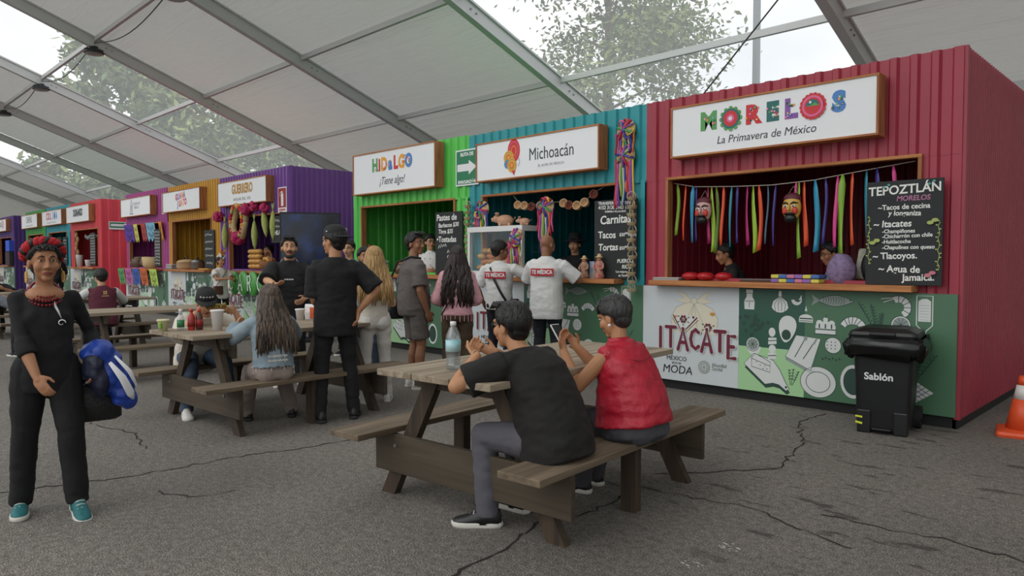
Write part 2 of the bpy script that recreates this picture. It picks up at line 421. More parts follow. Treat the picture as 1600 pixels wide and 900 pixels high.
b = MB(); b.tube([(-4.35, 9.6, 5.05), (-5.9, 9.0, 3.05)], .012, 5)
tag(b.build('guy_wire', LAMPB), 'thin dark wire slanting across the clear panel above the red stall', 'wire')

# ================================================================ outside: trees and a pole
LEAF = [mat('leaf_a', '#74875f', .8, noise_amt=.4, nscale=3), mat('leaf_b', '#96a265', .8, noise_amt=.3, nscale=3)]
BARK = mat('bark', '#6b5f55', .9, noise_amt=.4)
def tree(loc, h, spread, seed, label, nleaf, leaf, lm, droop=.0):
    rnd = random.Random(seed); e = empty('tree', loc, 0, label, 'tree', 'trees outside the tent')
    t = MB(); tips = []
    t.tube([(0, 0, 0), (.1, 0, h*.3), (0, .15, h*.6), (.1, .1, h*.95)], [.22, .18, .11, .03], 8)
    for i in range(26):
        z = h*(.3+.65*i/26); a = rnd.random()*6.28; L = spread*(1.05-.75*(i/26))*rnd.uniform(.6, 1)
        p1 = Vector((L*.5*math.cos(a), L*.5*math.sin(a), z+L*.22)); p2 = Vector((L*math.cos(a), L*math.sin(a), z+L*(.34-droop)))
        t.tube([(.05, .05, z-.1), p1, p2], [.05, .03, .01], 5); tips += [p1.lerp(p2, q) for q in (.3, .6, .8, 1)]
    t.build('trunk', BARK, e, True)
    f = MB()
    for i in range(nleaf):
        c = rnd.choice(tips)+Vector((rnd.gauss(0, .11*spread), rnd.gauss(0, .11*spread), rnd.gauss(0, .08*spread)))
        a, bb = Vector((rnd.gauss(0, 1), rnd.gauss(0, 1), rnd.gauss(0, .7)-droop*2)).normalized(), None
        bb = a.orthogonal().normalized(); s = leaf*rnd.uniform(.6, 1.3)
        f.mi = int(rnd.random() < .4)
        f.add([c-a*s, c+bb*s*.38, c+a*s, c-bb*s*.38], [(0, 1, 2, 3)])
    o = f.build('foliage', lm, e); o['kind'] = 'stuff'
    return e
tree((-12.1, 15.6, 0), 11.0, 4.6, 1, 'tall airy tree behind the clear roof panel above the teal stall', 15000, .10, LEAF, .12)
tree((-29.5, 16.5, 0), 9.5, 3.6, 2, 'leafy tree seen through the middle clear roof panel', 4200, .2, LEAF)
tree((-36.5, 16.8, 0), 10.5, 4.2, 3, 'broad tree seen low in the middle clear roof panel', 4200, .2, LEAF)
tree((-52, 16.0, 0), 8.5, 5, 4, 'green tree above the far red stall side wall', 5000, .3, LEAF)
tree((-44, 18.5, 0), 15.5, 7, 5, 'tall tree seen high in the middle clear roof panel', 9000, .33, LEAF)
tree((-62, 18.5, 0), 20, 6.5, 6, 'tallest tree, at the top left clear roof panel', 7000, .4, LEAF)
b = MB(); b.cyl((-10.05, 20.2, 0), (-10.05, 20.2, 14), .13, .1, 10); 
tag(b.build('street_pole', mat('pole_grey', '#7f878c', .6)), 'thin grey pole standing outside behind the clear roof panel', 'pole')

# ================================================================ stalls
def corr(mb, p0, a, L, z0, z1, nrm, pitch, depth):
    """trapezoid-corrugated sheet starting at p0 along a, ribs proud along nrm"""
    p0 = Vector(p0); a = Vector(a); nrm = Vector(nrm); xs = []; k = 0
    while k*pitch < L:
        for q, d in ((0, 0), (.46, 0), (.58, 1), (.88, 1), (1.0, 0)):
            x = (k+q)*pitch
            if x <= L and (not xs or x > xs[-1][0]+1e-6): xs.append((x, d*depth))
        k += 1
    if xs[-1][0] < L-1e-6: xs.append((L, xs[-1][1]))
    n = len(xs); vs = []
    for z in (z0, z1):
        for x, d in xs:
            p = p0+a*x+nrm*d; vs.append((p.x, p.y, z))
    mb.add(vs, [(i, i+1, n+i+1, n+i) for i in range(n-1)])
    return mb

PRINTM = [mat('print_white', '#d5d8d6', .55), mat('print_line', '#28463c', .6), mat('print_grey', '#8f9a96', .6), mat('print_maroon', '#6d1f35', .6),
          mat('print_green', '#2f6a45', .6), mat('print_cream', '#d9d2bd', .6), mat('print_black', '#26282a', .6), mat('print_gold', '#c48a3c', .6)]
PW = mat('panel_white', '#c9cfd2', .38, coat=.1); PG1 = mat('panel_dark_green', '#2c5648', .4, coat=.1); PG2 = mat('panel_light_green', '#a4cf9a', .4, coat=.1); PG3 = mat('panel_mid_green', '#4c7257', .4, coat=.1)
def arc(c, r, a0, a1, n=14, ry=None):
    ry = ry or r
    return [(c[0]+r*math.cos(R(a0+(a1-a0)*i/n)), c[1]+ry*math.sin(R(a0+(a1-a0)*i/n))) for i in range(n+1)]
def rotp(pts, c, deg):
    ca, sa = math.cos(R(deg)), math.sin(R(deg)); return [(c[0]+x*ca-z*sa, c[1]+x*sa+z*ca) for x, z in pts]
def icons():
    """the food drawings printed on the green boards; returns name -> mesh"""
    out = {}
    def D(name): d = Decal(); out[name] = d; return d
    Wt, Ln, Gy = 0, 1, 2; lw = .006
    d = D('printed_bottle'); c = (1.25, .98); d.fill([(c[0]+x, c[1]+z) for x, z in [(-.05,-.08),(.05,-.08),(.055,.0),(.03,.045),(.03,.075),(-.03,.075),(-.03,.045),(-.055,.0)]], Wt); d.fill([(c[0]+x, c[1]+z) for x, z in [(-.035,.08),(.035,.08),(.035,.115),(-.035,.115)]], Wt); d.line([(c[0]-.05, c[1]+.0), (c[0]+.05, c[1])], lw); d.line([(c[0], c[1]-.06), (c[0], c[1]-.01)], lw)
    d = D('printed_garlic'); c = (1.56, .96); pts = arc(c, .09, 200, 340, 10, .08)+[(c[0]+.07, c[1]+.03), (c[0]+.02, c[1]+.07), (c[0]+.015, c[1]+.13), (c[0]-.015, c[1]+.13), (c[0]-.02, c[1]+.07), (c[0]-.07, c[1]+.03)]; d.fill(pts, Wt); d.line(pts, lw, Ln, True)
    for dx in (-.045, -.015, .015, .045): d.line([(c[0]+dx*.2, c[1]+.08), (c[0]+dx*1.2, c[1]+.0), (c[0]+dx, c[1]-.065)], lw*.8)
    d = D('printed_clove'); c = (1.72, 1.01); d.fill(arc(c, .05, 180, 360, 8)+arc((c[0]+.01, c[1]+.015), .035, 330, 200, 6), Wt); d.fill([(c[0]+.05, c[1]), (c[0]+.045, c[1]+.05), (c[0]+.02, c[1])], Wt)
    d = D('printed_fish'); c = (2.06, 1.015); up = [(-.13+.30*i/10, .05*math.sin(PI*(i+.8)/11.2)) for i in range(11)]; pts = [(c[0]+x, c[1]+z) for x, z in up]+[(c[0]+x, c[1]-z) for x, z in reversed(up)]; d.fill(pts, Gy); d.fill([(c[0]-.12, c[1]), (c[0]-.2, c[1]+.05), (c[0]-.18, c[1]), (c[0]-.2, c[1]-.05)], Gy); d.line(pts, lw, Ln, True)
    for i in range(9): x = c[0]-.1+.023*i; d.line([(x, c[1]+.034), (x+.012, c[1]), (x, c[1]-.034)], lw*.7)
    d.disc((c[0]+.145, c[1]+.008), .007, Ln, 8)
    d = D('printed_rosemary'); 
    for bx, bz, ex, ez in ((2.43, .75, 2.27, 1.02), (2.44, .75, 2.38, 1.0), (2.45, .75, 2.47, .93)):
        d.line([(bx, bz), (ex, ez)], .006, Ln)
        for k in range(7):
            t = .25+.1*k; x, z = bx+(ex-bx)*t, bz+(ez-bz)*t; d.line([(x-.02, z+.018), (x, z), (x+.02, z+.018)], .007, Ln)
    d = D('printed_shrimp'); c = (2.6, .98); d.fill(arc(c, .1, 120, -60, 12)+arc(c, .045, -60, 120, 8), Wt); d.line(arc(c, .1, 120, -60, 12), lw)
    for a in (-30, 0, 30, 60, 90): d.line([(c[0]+.045*math.cos(R(a)), c[1]+.045*math.sin(R(a))), (c[0]+.1*math.cos(R(a)), c[1]+.1*math.sin(R(a)))], lw)
    d.line([(c[0]-.04, c[1]+.08), (c[0]-.14, c[1]+.07)], lw, Wt); d.line([(c[0]-.04, c[1]+.07), (c[0]-.12, c[1]+.04)], lw, Wt)
    d = D('printed_grater'); x = 2.8; fr = [(x-.06, .84), (x-.06, 1.085), (x+.06, 1.085), (x+.06, .84), (x+.012, .79), (x+.012, .77), (x-.012, .77), (x-.012, .79)]; d.line(fr, .008, Wt, True); d.fill([(x-.047, .87), (x+.047, .87), (x+.047, 1.04), (x+.02, 1.06), (x-.02, 1.06), (x-.047, 1.04)], Wt)
    for k in range(6): d.line([(x-.035, .885+k*.024), (x+.035, .885+k*.024)], .003, Gy)
    d.fill([(x-.017, .77), (x+.017, .77), (x+.017, .62), (x, .605), (x-.017, .62)], Ln)
    d = D('printed_herbs'); rnd = random.Random(3)
    for k in range(22): d.disc((1.31+rnd.gauss(0, .07), .77+rnd.gauss(0, .055)), .017, Ln, 8, .021)
    d = D('printed_macaron'); c = (1.81, .84); d.fill(arc(c, .065, 0, 180, 10, .04)+[(c[0]-.065, c[1]-.035), (c[0]+.065, c[1]-.035)], Wt); d.line([(c[0]-.06, c[1]), (c[0]+.06, c[1])], .012, Ln); d.line([(c[0]-.06, c[1]-.022), (c[0]+.06, c[1]-.022)], lw, Ln); d.fill([(c[0]-.012, c[1]+.07), (c[0], c[1]+.12), (c[0]+.012, c[1]+.07)], Wt)
    d = D('printed_avocado'); c = (1.63, .71); pts = rotp([(.085*math.sin(a)*(1-.28*math.cos(a)), -.12*math.cos(a)*1.1+.02) for a in [2*PI*i/24 for i in range(24)]], c, -8); d.fill(pts, Wt); d.line(pts, lw, Ln, True); d.disc((c[0]-.005, c[1]-.035), .045, Ln, 18, .05)
    d = D('printed_cake'); c = (1.99, .77); d.fill([(c[0]-.09, c[1]-.06), (c[0]+.09, c[1]-.06), (c[0]+.09, c[1]+.02), (c[0]-.09, c[1]+.02)], Wt); d.line([(c[0]-.09, c[1]-.02), (c[0]+.09, c[1]-.02)], .01); d.line([(c[0]-.1, c[1]-.065), (c[0]+.1, c[1]-.065)], .008)
    for dx in (-.055, 0, .055): d.disc((c[0]+dx, c[1]+.035), .03, Wt, 12); d.line([(c[0]+dx, c[1]+.03), (c[0]+dx, c[1]-.01)], .012)
    d.disc((c[0], c[1]+.07), .022, Wt, 10); d.line([(c[0], c[1]+.085), (c[0]+.01, c[1]+.12)], lw)
    d = D('printed_croissant'); c = (2.23, .77); pts = arc(c, .115, 20, 160, 14, .11)+arc((c[0], c[1]-.01), .07, 160, 20, 10, .05); d.fill(pts, Wt); d.line(pts, lw, Ln, True)
    for a in (50, 70, 90, 110, 130): d.line([(c[0]+.06*math.cos(R(a+8)), c[1]+.045*math.sin(R(a+8))), (c[0]+.115*math.cos(R(a)), c[1]+.11*math.sin(R(a)))], lw)
    def lemon(nm, c, r):
        d = D(nm); d.fill(arc((c[0]+.01, c[1]-.02), r*1.05, 180, 360, 10, r*1.2), Wt); d.disc(c, r, Wt, 20); d.ring(c, r*.97, lw); d.disc(c, r*.82, Gy, 20)
        for k in range(10): a = k*PI/5; d.line([c, (c[0]+r*.8*math.cos(a), c[1]+r*.8*math.sin(a))], .004, Ln)
    lemon('printed_lemon', (2.62, .83), .08); lemon('printed_lemon', (1.29, .56), .07); lemon2 = out['printed_lemon']
    d = D('printed_lime'); c = (2.62, .83); r = .08; d.fill(arc((c[0]+.01, c[1]-.02), r, 180, 360, 10, r*1.2), Wt); d.disc(c, r, Wt, 20); d.ring(c, r*.97, lw); d.disc(c, r*.82, Gy, 20)
    for k in range(10): a = k*PI/5; d.line([c, (c[0]+r*.8*math.cos(a), c[1]+r*.8*math.sin(a))], .004, Ln)
    d = D('printed_skewer'); x = 1.49; d.line([(x, .43), (x-.01, .8)], .006, Ln); d.disc((x-.005, .69), .034, Wt, 12, .045); d.disc((x, .53), .036, Wt, 12, .04)
    for z in (.605, .46): d.fill([(x-.042, z-.035), (x+.042, z-.025), (x+.04, z+.035), (x-.04, z+.03)], Wt); d.line([(x-.04, z-.0), (x+.04, z+.01)], .008, Ln)
    d = D('printed_napkin'); pts = [(1.62, .47), (1.72, .68), (1.95, .66), (1.86, .36)]; d.fill([(1.62, .44), (1.63, .5), (1.9, .36), (1.86, .33)], Gy); d.fill(pts, Wt); d.line(pts, lw, Ln, True); d.line([(1.71, .47), (1.8, .64)], .008, Ln); d.line([(1.79, .46), (1.9, .64)], .008, Ln); d.disc((1.81, .655), .018, Gy, 10, .022); d.fill([(1.875, .6), (1.9, .655), (1.925, .665), (1.895, .605)], Gy)
    d = D('printed_half_lemon'); c = (2.06, .61); d.disc(c, .075, Wt, 18); d.ring(c, .073, lw)
    for k in range(9): d.disc((c[0]-.05+.035*(k % 3), c[1]-.03+.03*(k//3)), .006, Ln, 6)
    for k in range(6): d.disc((c[0]-.09+.03*k, c[1]-.13+.012*(k % 2)), .01, Ln, 6)
    d = D('printed_cheese_board'); pts = [(1.2, .36), (1.3, .47), (1.5, .42), (1.57, .33), (1.62, .23), (1.66, .16), (1.63, .14), (1.56, .19), (1.5, .2), (1.42, .18)]; d.fill([(x+.008, z-.035) for x, z in pts], Ln); d.fill(pts, Wt); d.line(pts, lw, Ln, True); ch = [(1.28, .34), (1.28, .43), (1.32, .47), (1.47, .40), (1.47, .3)]; d.fill(ch, Wt); d.line(ch, lw, Ln, True); d.line([(1.28, .42), (1.47, .36)], lw); d.disc((1.63, .175), .012, Ln, 8)
    for q in ((1.33, .39), (1.37, .36), (1.42, .36), (1.4, .33), (1.44, .33)): d.disc(q, .006, Ln, 6)
    d = D('printed_sprig'); 
    for bx, ex, ez in ((1.67, 1.66, .35), (1.68, 1.7, .36), (1.69, 1.75, .34)):
        d.line([(bx, .2), (ex, ez)], .005, Ln)
        for k in range(4): t = .35+.18*k; x, z = bx+(ex-bx)*t, .2+(ez-.2)*t; d.line([(x-.014, z+.012), (x, z), (x+.014, z+.012)], .006, Ln)
    d = D('printed_plate'); c = (1.93, .26); d.disc(c, .165, Wt, 30, .145); d.ring(c, .163, lw, 1, 30, .143); d.ring(c, .11, lw, 1, 26, .095)
    d = D('printed_avocado_plate'); c = (2.24, .3); d.disc(c, .11, Wt, 24, .15); d.disc(c, .085, 1, 24, .12)
    d = D('printed_thyme')
    for bx, ex, ez in ((2.72, 2.7, .56), (2.73, 2.8, .6), (2.74, 2.9, .6)):
        d.line([(bx, .36), (ex, ez)], .006, Ln)
        for k in range(6): t = .25+.13*k; x, z = bx+(ex-bx)*t, .36+(ez-.36)*t; d.line([(x-.018, z+.016), (x, z), (x+.018, z+.016)], .007, Ln)
    d = D('printed_checked_cloth'); pts = [(2.6, .27), (2.72, .38), (2.88, .28), (2.74, .18)]; d.fill(pts, Wt)
    for t in (.2, .4, .6, .8):
        f = lambda a, b, t=t: (a[0]+(b[0]-a[0])*t, a[1]+(b[1]-a[1])*t)
        d.line([f(pts[0], pts[1]), f(pts[3], pts[2])], .005, Ln); d.line([f(pts[0], pts[3]), f(pts[1], pts[2])], .005, Ln)
    return out
# rounded hand-drawn capitals for the big logo
GL = {'I': [[(0, 0), (0, 1)]], 'T': [[(0, 1), (.7, 1)], [(.35, 1), (.35, 0)]], 'A': [[(0, 0), (.36, 1), (.72, 0)], [(.14, .34), (.58, .34)]],
      'C': [[(.62, .86), (.4, 1), (.12, .85), (0, .5), (.12, .15), (.4, 0), (.64, .14)]], 'E': [[(.55, 1), (0, 1), (0, 0), (.58, 0)], [(0, .52), (.45, .52)]],
      'R': [[(0, 0), (0, 1), (.4, 1), (.55, .78), (.4, .55), (0, .52)], [(.3, .52), (.6, 0)]], 'O': [[(.35, 1), (.08, .85), (0, .5), (.08, .15), (.35, 0), (.62, .15), (.7, .5), (.62, .85), (.35, 1)]],
      'B': [[(0, 0), (0, 1), (.4, .97), (.5, .77), (.38, .55), (0, .52)], [(.38, .55), (.58, .3), (.42, .03), (0, 0)]]}
def logo():
    out = {}
    d = Decal(); out['printed_bundle'] = d
    # tied cloth bundle
    body = [(.37, .62), (.36, .78), (.42, .88), (.55, .94), (.72, .94), (.85, .88), (.91, .78), (.90, .62)]
    d.fill(body, 5); d.line(body, .005, 2)
    for s in (-1, 1):
        ear = [(.635+s*.02, .95), (.635+s*.1, 1.03), (.635+s*.2, 1.06), (.635+s*.13, .985), (.635+s*.22, .95), (.635+s*.1, .93)]
        d.fill(ear, 5); d.line(ear, .004, 2, True)
    d.disc((.635, .96), .035, 5, 12); d.ring((.635, .96), .035, .004, 2)
    for x in (.5, .58, .68, .78): d.line([(.635, .93), (x, .66)], .004, 2)
    tri = [(.39, .81), (.67, .79), (.5, .62)]; d.fill(tri, 0); d.line([(.385, .80), (.5, .615), (.675, .785)], .016, 3); d.line([(.375, .77), (.5, .585), (.69, .76)], .007, 1)
    def flower(c, r):
        for k in range(6): d.disc((c[0]+r*math.cos(k*PI/3), c[1]+r*math.sin(k*PI/3)), r*.55, 3, 8)
        d.disc(c, r*.35, 7, 8)
        for a in (20, 150, 210, 330, 270):
            q = (c[0]+r*2.3*math.cos(R(a)), c[1]+r*2.0*math.sin(R(a))); d.line([c, q], .004, 4); d.disc(q, r*.4, 4, 7, r*.25)
    flower((.51, .76), .03); flower((.8, .69), .03); d.disc((.63, .785), .014, 3, 8); d.disc((.42, .785), .014, 7, 8)
    d.disc((.85, .83), .03, 7, 10, .018); d.disc((.72, .63), .013, 3, 8)
    dh = Decal(); out['printed_logo_halo'] = dh; dl = Decal(); out['printed_logo_letters'] = dl
    x = .235; sc = [.21, .21, .22, .2, .23, .2, .22]; zz = [.45, .46, .44, .46, .44, .46, .40]
    for ch, h, z in zip('ITACATE', sc, zz):
        wd = {'I': .07, 'T': .15, 'A': .15, 'C': .13, 'E': .11}[ch]; gw = max(q[0] for st in GL[ch] for q in st) or 1
        for st in GL[ch]:
            pts = [(x+p[0]/gw*(wd-.035)*(0 if ch == 'I' else 1), z+p[1]*h) for p in st]
            dh.stroke(pts, .06, 0)
        for st in GL[ch]:
            pts = [(x+p[0]/gw*(wd-.035)*(0 if ch == 'I' else 1), z+p[1]*h) for p in st]
            dl.stroke(pts, .037, 3)
        x += wd
    return out
ICON_ME = {k: d.b.mesh(k, PRINTM) for k, d in icons().items()}
LOGO_ME = {k: d.b.mesh(k, PRINTM) for k, d in logo().items()}
tmp = [text('MÉXICO', .066, PRINTM[6], sx=.95), text('ESTÁ DE', .03, PRINTM[6]), text('MODA', .12, PRINTM[6], sx=.7, shear=.12), text('Mundial\nSocial', .052, PRINTM[2], bold=.001, align='LEFT', line=.75)]
TXT_ME = [o.data for o in tmp]
for o in tmp: bpy.data.objects.remove(o)
dd = Decal(); dd.disc((0, 0), .068, 2, 24); dd.ring((0, 0), .052, .004, 0); dd.ring((0, 0), .022, .008, 0)
for k in range(10): dd.disc((.037*math.cos(k*.628), .037*math.sin(k*.628)), .006, 0, 6)
SEAL_ME = dd.b.mesh('printed_seal', PRINTM)

def inst(name, me, parent, loc=(0, 0, 0), rot=(0, 0, 0), scale=(1, 1, 1)):
    o = bpy.data.objects.new(name, me); link(o, parent); o.location = loc; o.rotation_euler = rot; o.scale = scale; return o

SKIRT = mat('black_skirt', '#111213', .7); INNER_FLOOR = mat('stall_floor', '#4a4038', .8)
def stall(X0, X1, zt, hexc, label, pitch=.16, spitch=.08, right=True, left=True, op=(.30, 2.72), opz=(1.17, 2.24), detail=2, cx=None, rough=.45, plain_print=False, dark=None):
    Wd = X1-X0; D = 3.0; k = Wd/3.04
    e = empty('food_stall', (X0, YF, 0), 0, label, 'food stall', 'corrugated food stalls in the row')
    C = mat('sheet_'+hexc, hexc, rough, noise_amt=.12, nscale=2.5)
    o0, o1 = op[0]*k, op[1]*k; z0, z1 = opz
    m = corr(MB(), (0, 0, 0), (1, 0, 0), o0, 1.0, z1+.03, (0, -1, 0), pitch, .028); m.build('wall_sheet', C, e)
    m = corr(MB(), (o1, 0, 0), (1, 0, 0), Wd-o1, 1.0, z1+.03, (0, -1, 0), pitch, .028); m.build('wall_sheet', C, e)
    m = corr(MB(), (0, -.003, 0), (1, 0, 0), Wd, z1, zt, (0, -1, 0), pitch, .028); m.build('header_sheet', C, e)
    m = corr(MB(), (0, .012, 0), (1, 0, 0), Wd, .1, 1.2, (0, -1, 0), pitch, .004); m.build('lower_sheet', C, e)
    m = corr(MB(), (.0, D-.05, 0), (1, 0, 0), Wd, 0.08, zt, (0, -1, 0), pitch, .028); m.build('back_sheet', C, e)
    m = corr(MB(), (Wd-(0 if right else .03), .03, 0), (0, 1, 0), D-.03, .08, zt-.005, (1, 0, 0) if right else (-1, 0, 0), spitch if right else pitch, .022 if right else .01); m.build('side_sheet', C, e)
    m = corr(MB(), (0 if left else .03, .03, 0), (0, 1, 0), D-.03, .08, zt-.005, (-1, 0, 0) if left else (1, 0, 0), pitch, .02 if left else .01); m.build('side_sheet', C, e)
    if right:
        m = MB(); x = Wd+.001
        m.b2((x-.02, -.02, .08), (x+.026, .03, zt)); m.build('corner_trim', C, e)
    m = MB(); m.b2((.02, .03, zt-.12), (Wd-.02, D, zt-.09)); m.build('roof_sheet', C, e)
    m = MB(); m.b2((.02, .03, .02), (Wd-.02, D, .1)); m.build('platform', INNER_FLOOR, e)
    m = MB(); m.b2((0.004, .0, 0), (Wd-.004, .05, .11)); m.b2((Wd-.03, 0, 0), (Wd+.005, D, .09)); m.build('base_skirt', SKIRT, e)
    f = .032
    for nm, a, b in (('frame_post', (o0-f, -.035, z0), (o0, .06, z1)), ('frame_post', (o1, -.035, z0), (o1+f, .06, z1)), ('frame_head', (o0-f, -.035, z1), (o1+f, .06, z1+.03))):
        m = MB(); m.b2(a, b); m.build(nm, PINEZ if 'post' in nm else PINE, e, bevel=.004)
    c0, c1 = cx or (o0-.13, o1+.02)
    m = MB(); m.b2((c0, -.20, 1.115), (c1, .32, 1.17)); m.build('counter', PINE, e, bevel=.006)
    # printed boards
    for nm, x0_, x1_, za, zb_, M_ in (('white_board', 0, 1.14, .1, 1.105, PW), ('dark_green_board', 1.14, 1.8, .535, 1.105, PG1), ('light_green_board', 1.14, 1.8, .1, .535, PG2), ('green_board', 1.8, 3.04, .1, 1.105, PG3)):
        m = MB(); m.b2((x0_*k, -.045, za), (x1_*k-.001, .0, zb_)); m.build(nm, M_, e)
    y = -.046
    for nm, me in LOGO_ME.items():
        inst(nm, me, e, (0, y-(.0 if 'bundle' in nm else .03 if 'letters' in nm else .02)*0-(.02 if 'halo' in nm else .045 if 'letters' in nm else 0)*.0, 0), scale=(k, .12, 1)).location.y = y-{'printed_bundle': 0, 'printed_logo_halo': .006, 'printed_logo_letters': .0125}[nm]
    if detail > 0:
        inst('printed_lettering', TXT_ME[0], e, (.43*k, y-.002, .335), (PI/2, 0, 0)); inst('printed_lettering', TXT_ME[1], e, (.43*k, y-.002, .285), (PI/2, 0, 0)); inst('printed_lettering', TXT_ME[2], e, (.44*k, y-.002, .215), (PI/2, 0, 0))
        inst('printed_seal', SEAL_ME, e, (.76*k, y-.001, .275)); inst('printed_lettering', TXT_ME[3], e, (.85*k, y-.002, .29), (PI/2, 0, 0))
    for nm, me in ICON_ME.items():
        o_ = inst(nm, me, e, (0, y, 0), scale=(k, .2, 1))
        if nm == 'printed_herbs': o_['kind'] = 'stuff'
    return e

stall(-4.60, -1.56, 3.10, '#a43345', 'crimson corrugated stall nearest the camera, with hanging ribbons in its opening', left=False)
stall(-7.54, -4.60, 3.10, '#27979f', 'teal corrugated stall between the crimson and green stalls', right=False, left=False, op=(.32, 2.72))
stall(-10.46, -7.54, 3.12, '#5cca55', 'bright green corrugated stall left of the teal stall', right=False, op=(.30, 2.72))
stall(-15.79, -12.59, 3.17, '#7c4a9e', 'purple corrugated stall decorated with hanging corn cobs', pitch=.13, spitch=.11, left=False, op=(.5, 2.82), opz=(1.2, 2.28))
stall(-18.83, -15.79, 3.19, '#cf9a28', 'mustard yellow corrugated stall next to the purple one', pitch=.13, right=False, left=False, op=(.3, 2.6), opz=(1.2, 2.32))
stall(-22.04, -18.83, 3.21, '#b04a96', 'magenta corrugated stall hung with paper flags', pitch=.13, right=False, op=(.3, 2.6), opz=(1.22, 2.34))
stall(-27.75, -24.35, 3.26, '#de4652', 'light red corrugated stall with a broad side wall', pitch=.14, spitch=.3, left=False, op=(.5, 2.75), opz=(1.22, 2.36), detail=1)
stall(-31.0, -27.75, 3.28, '#2a9fae', 'turquoise stall with a small white sign in the far group', right=False, left=False, op=(.4, 2.6), opz=(1.22, 2.36), detail=0)
stall(-34.3, -31.0, 3.28, '#3f9f4c', 'leaf green stall at the far end of the row', right=False, op=(.4, 2.6), opz=(1.22, 2.36), detail=0)
stall(-39.9, -36.4, 3.28, '#53307c', 'dark purple stall at the left edge of the photo', pitch=.16, spitch=.16, op=(.4, 2.6), opz=(1.22, 2.36), detail=0)

# ---------------------------------------------------------------- sign boxes
def signbox(X0, X1, z0, z1, label, y=YF-.03, depth=.17):
    e = empty('stall_sign', ((X0+X1)/2, y, z0), 0, label, 'sign', 'white sign boxes over the stalls')
    w, h = X1-X0, z1-z0; t = .018
    m = MB(); m.b2((-w/2+t, -depth+.012, t), (w/2-t, -depth+.02, h-t)); m.build('face', mat('sign_white', '#eceef0', .45), e)
    for a, b in (((-w/2, -depth, 0), (w/2, 0, t)), ((-w/2, -depth, h-t), (w/2, 0, h))):
        m = MB(); m.b2(a, b); m.build('frame_rail', PINE, e)
    for a, b in (((-w/2, -depth, t), (-w/2+t, 0, h-t)), ((w/2-t, -depth, t), (w/2, 0, h-t))):
        m = MB(); m.b2(a, b); m.build('frame_side', PINEZ, e)
    m = MB(); m.b2((-w/2+t, -.02, t), (w/2-t, 0, h-t)); m.build('back', PINE, e)
    return e, w, h, -depth+.011
def tiny(e, y, z, w):
    d = Decal(); rnd = random.Random(int(w*10)); pts = [(-w/2+w*i/40, z+rnd.uniform(-.025, .025)) for i in range(41)]; d.line(pts, .018, 0); d.build('small_print', [GREY], e, loc=(0, y, 0))
HC = [mat('logo_'+c, c, .6) for c in ('#d0343c', '#e8a33a', '#5aa05a', '#4f86c6', '#8a5aa8', '#e36d9b', '#2c6f6a', '#3a3f44')]
# MORELOS
e, w, h, y = signbox(-4.17, -2.14, 2.44, 2.96, 'white sign box lettered MORELOS on the crimson stall')
cols = [2, 0, 0, 6, 4, 0, 3]; x = -.70; wds = (.24, .24, .21, .18, .17, .24, .21)
for i, ch in enumerate('MORELOS'):
    t = text(ch, .235, HC[cols[i]], e, (x+wds[i]/2, y, h*.62), bold=.014, sx=1.0, extrude=.002)
    d = Decal(); rnd = random.Random(i); cx_ = x+wds[i]/2; zc = h*.62
    if ch == 'O':
        for k in range(12 if i == 1 else 18): d.disc((cx_+.10*math.cos(k*2*PI/(12 if i == 1 else 18)), zc+.10*math.sin(k*2*PI/(12 if i == 1 else 18))), .022, 2 if i == 1 else 0, 8)
        d.disc((cx_, zc), .095, 6 if i == 1 else 5, 20); d.disc((cx_, zc), .075, 0, 20)
        if i == 1: d.disc((cx_, zc), .04, 5, 14); d.disc((cx_, zc), .02, 8, 10)
        else: d.fill(arc((cx_, zc), .06, 0, 180, 10), 6); d.fill([(cx_-.06, zc), (cx_+.06, zc), (cx_+.02, zc+.03), (cx_-.01, zc+.01)], 2); d.disc((cx_-.02, zc+.035), .012, 8, 8)
    else:
        for k in range(9):
            q = (cx_+rnd.uniform(-.07, .07)*wds[i]/.24, zc+rnd.uniform(-.07, .07)); c_ = rnd.choice([0, 1, 2, 3, 5, 6, 7])
            if rnd.random() < .5: d.disc(q, .011, c_, 8); d.disc(q, .005, 8, 6)
            else: d.fill([(q[0]-.010, q[1]-.010), (q[0]+.010, q[1]-.010), (q[0]+.010, q[1]+.010), (q[0]-.010, q[1]+.010)], c_)
    d.build('logo_ornament', HC+[WHITE], e, loc=(0, y-.0025, 0)); x += wds[i]
text('La Primavera de México', .108, HC[7], e, (0, y, h*.24), shear=.2, sx=.93)
# MICHOACAN
e, w, h, y = signbox(-7.19, -5.11, 2.42, 2.93, 'white sign box lettered Michoacán with a butterfly mark')
text('Michoacán', .215, HC[7], e, (.30, y, h*.52), bold=0, sx=.80)
text('EL ALMA DE MÉXICO', .045, GREY, e, (.30, y, h*.24))
d = Decal()
for c_, r, rz_, m_ in (((-.33, .35), .11, .15, 0), ((-.42, .27), .09, .09, 1), ((-.43, .19), .07, .06, 3), ((-.36, .17), .08, .09, 1)):
    d.disc(c_, r, m_, 20, rz_); d.ring((c_[0], c_[1]+.01), r*.7, .008, 5 if m_ == 0 else 2, 18, rz_*.7); d.ring((c_[0], c_[1]), r*.38, .01, 0 if m_ != 0 else 1, 14, rz_*.4)
d.fill([(-.36, .1), (-.30, .1), (-.325, .04)], 0); d.line([(-.25, .15), (-.22, .2), (-.235, .25)], .006, 3)
d.build('butterfly_mark', HC, e, loc=(0, y, 0))
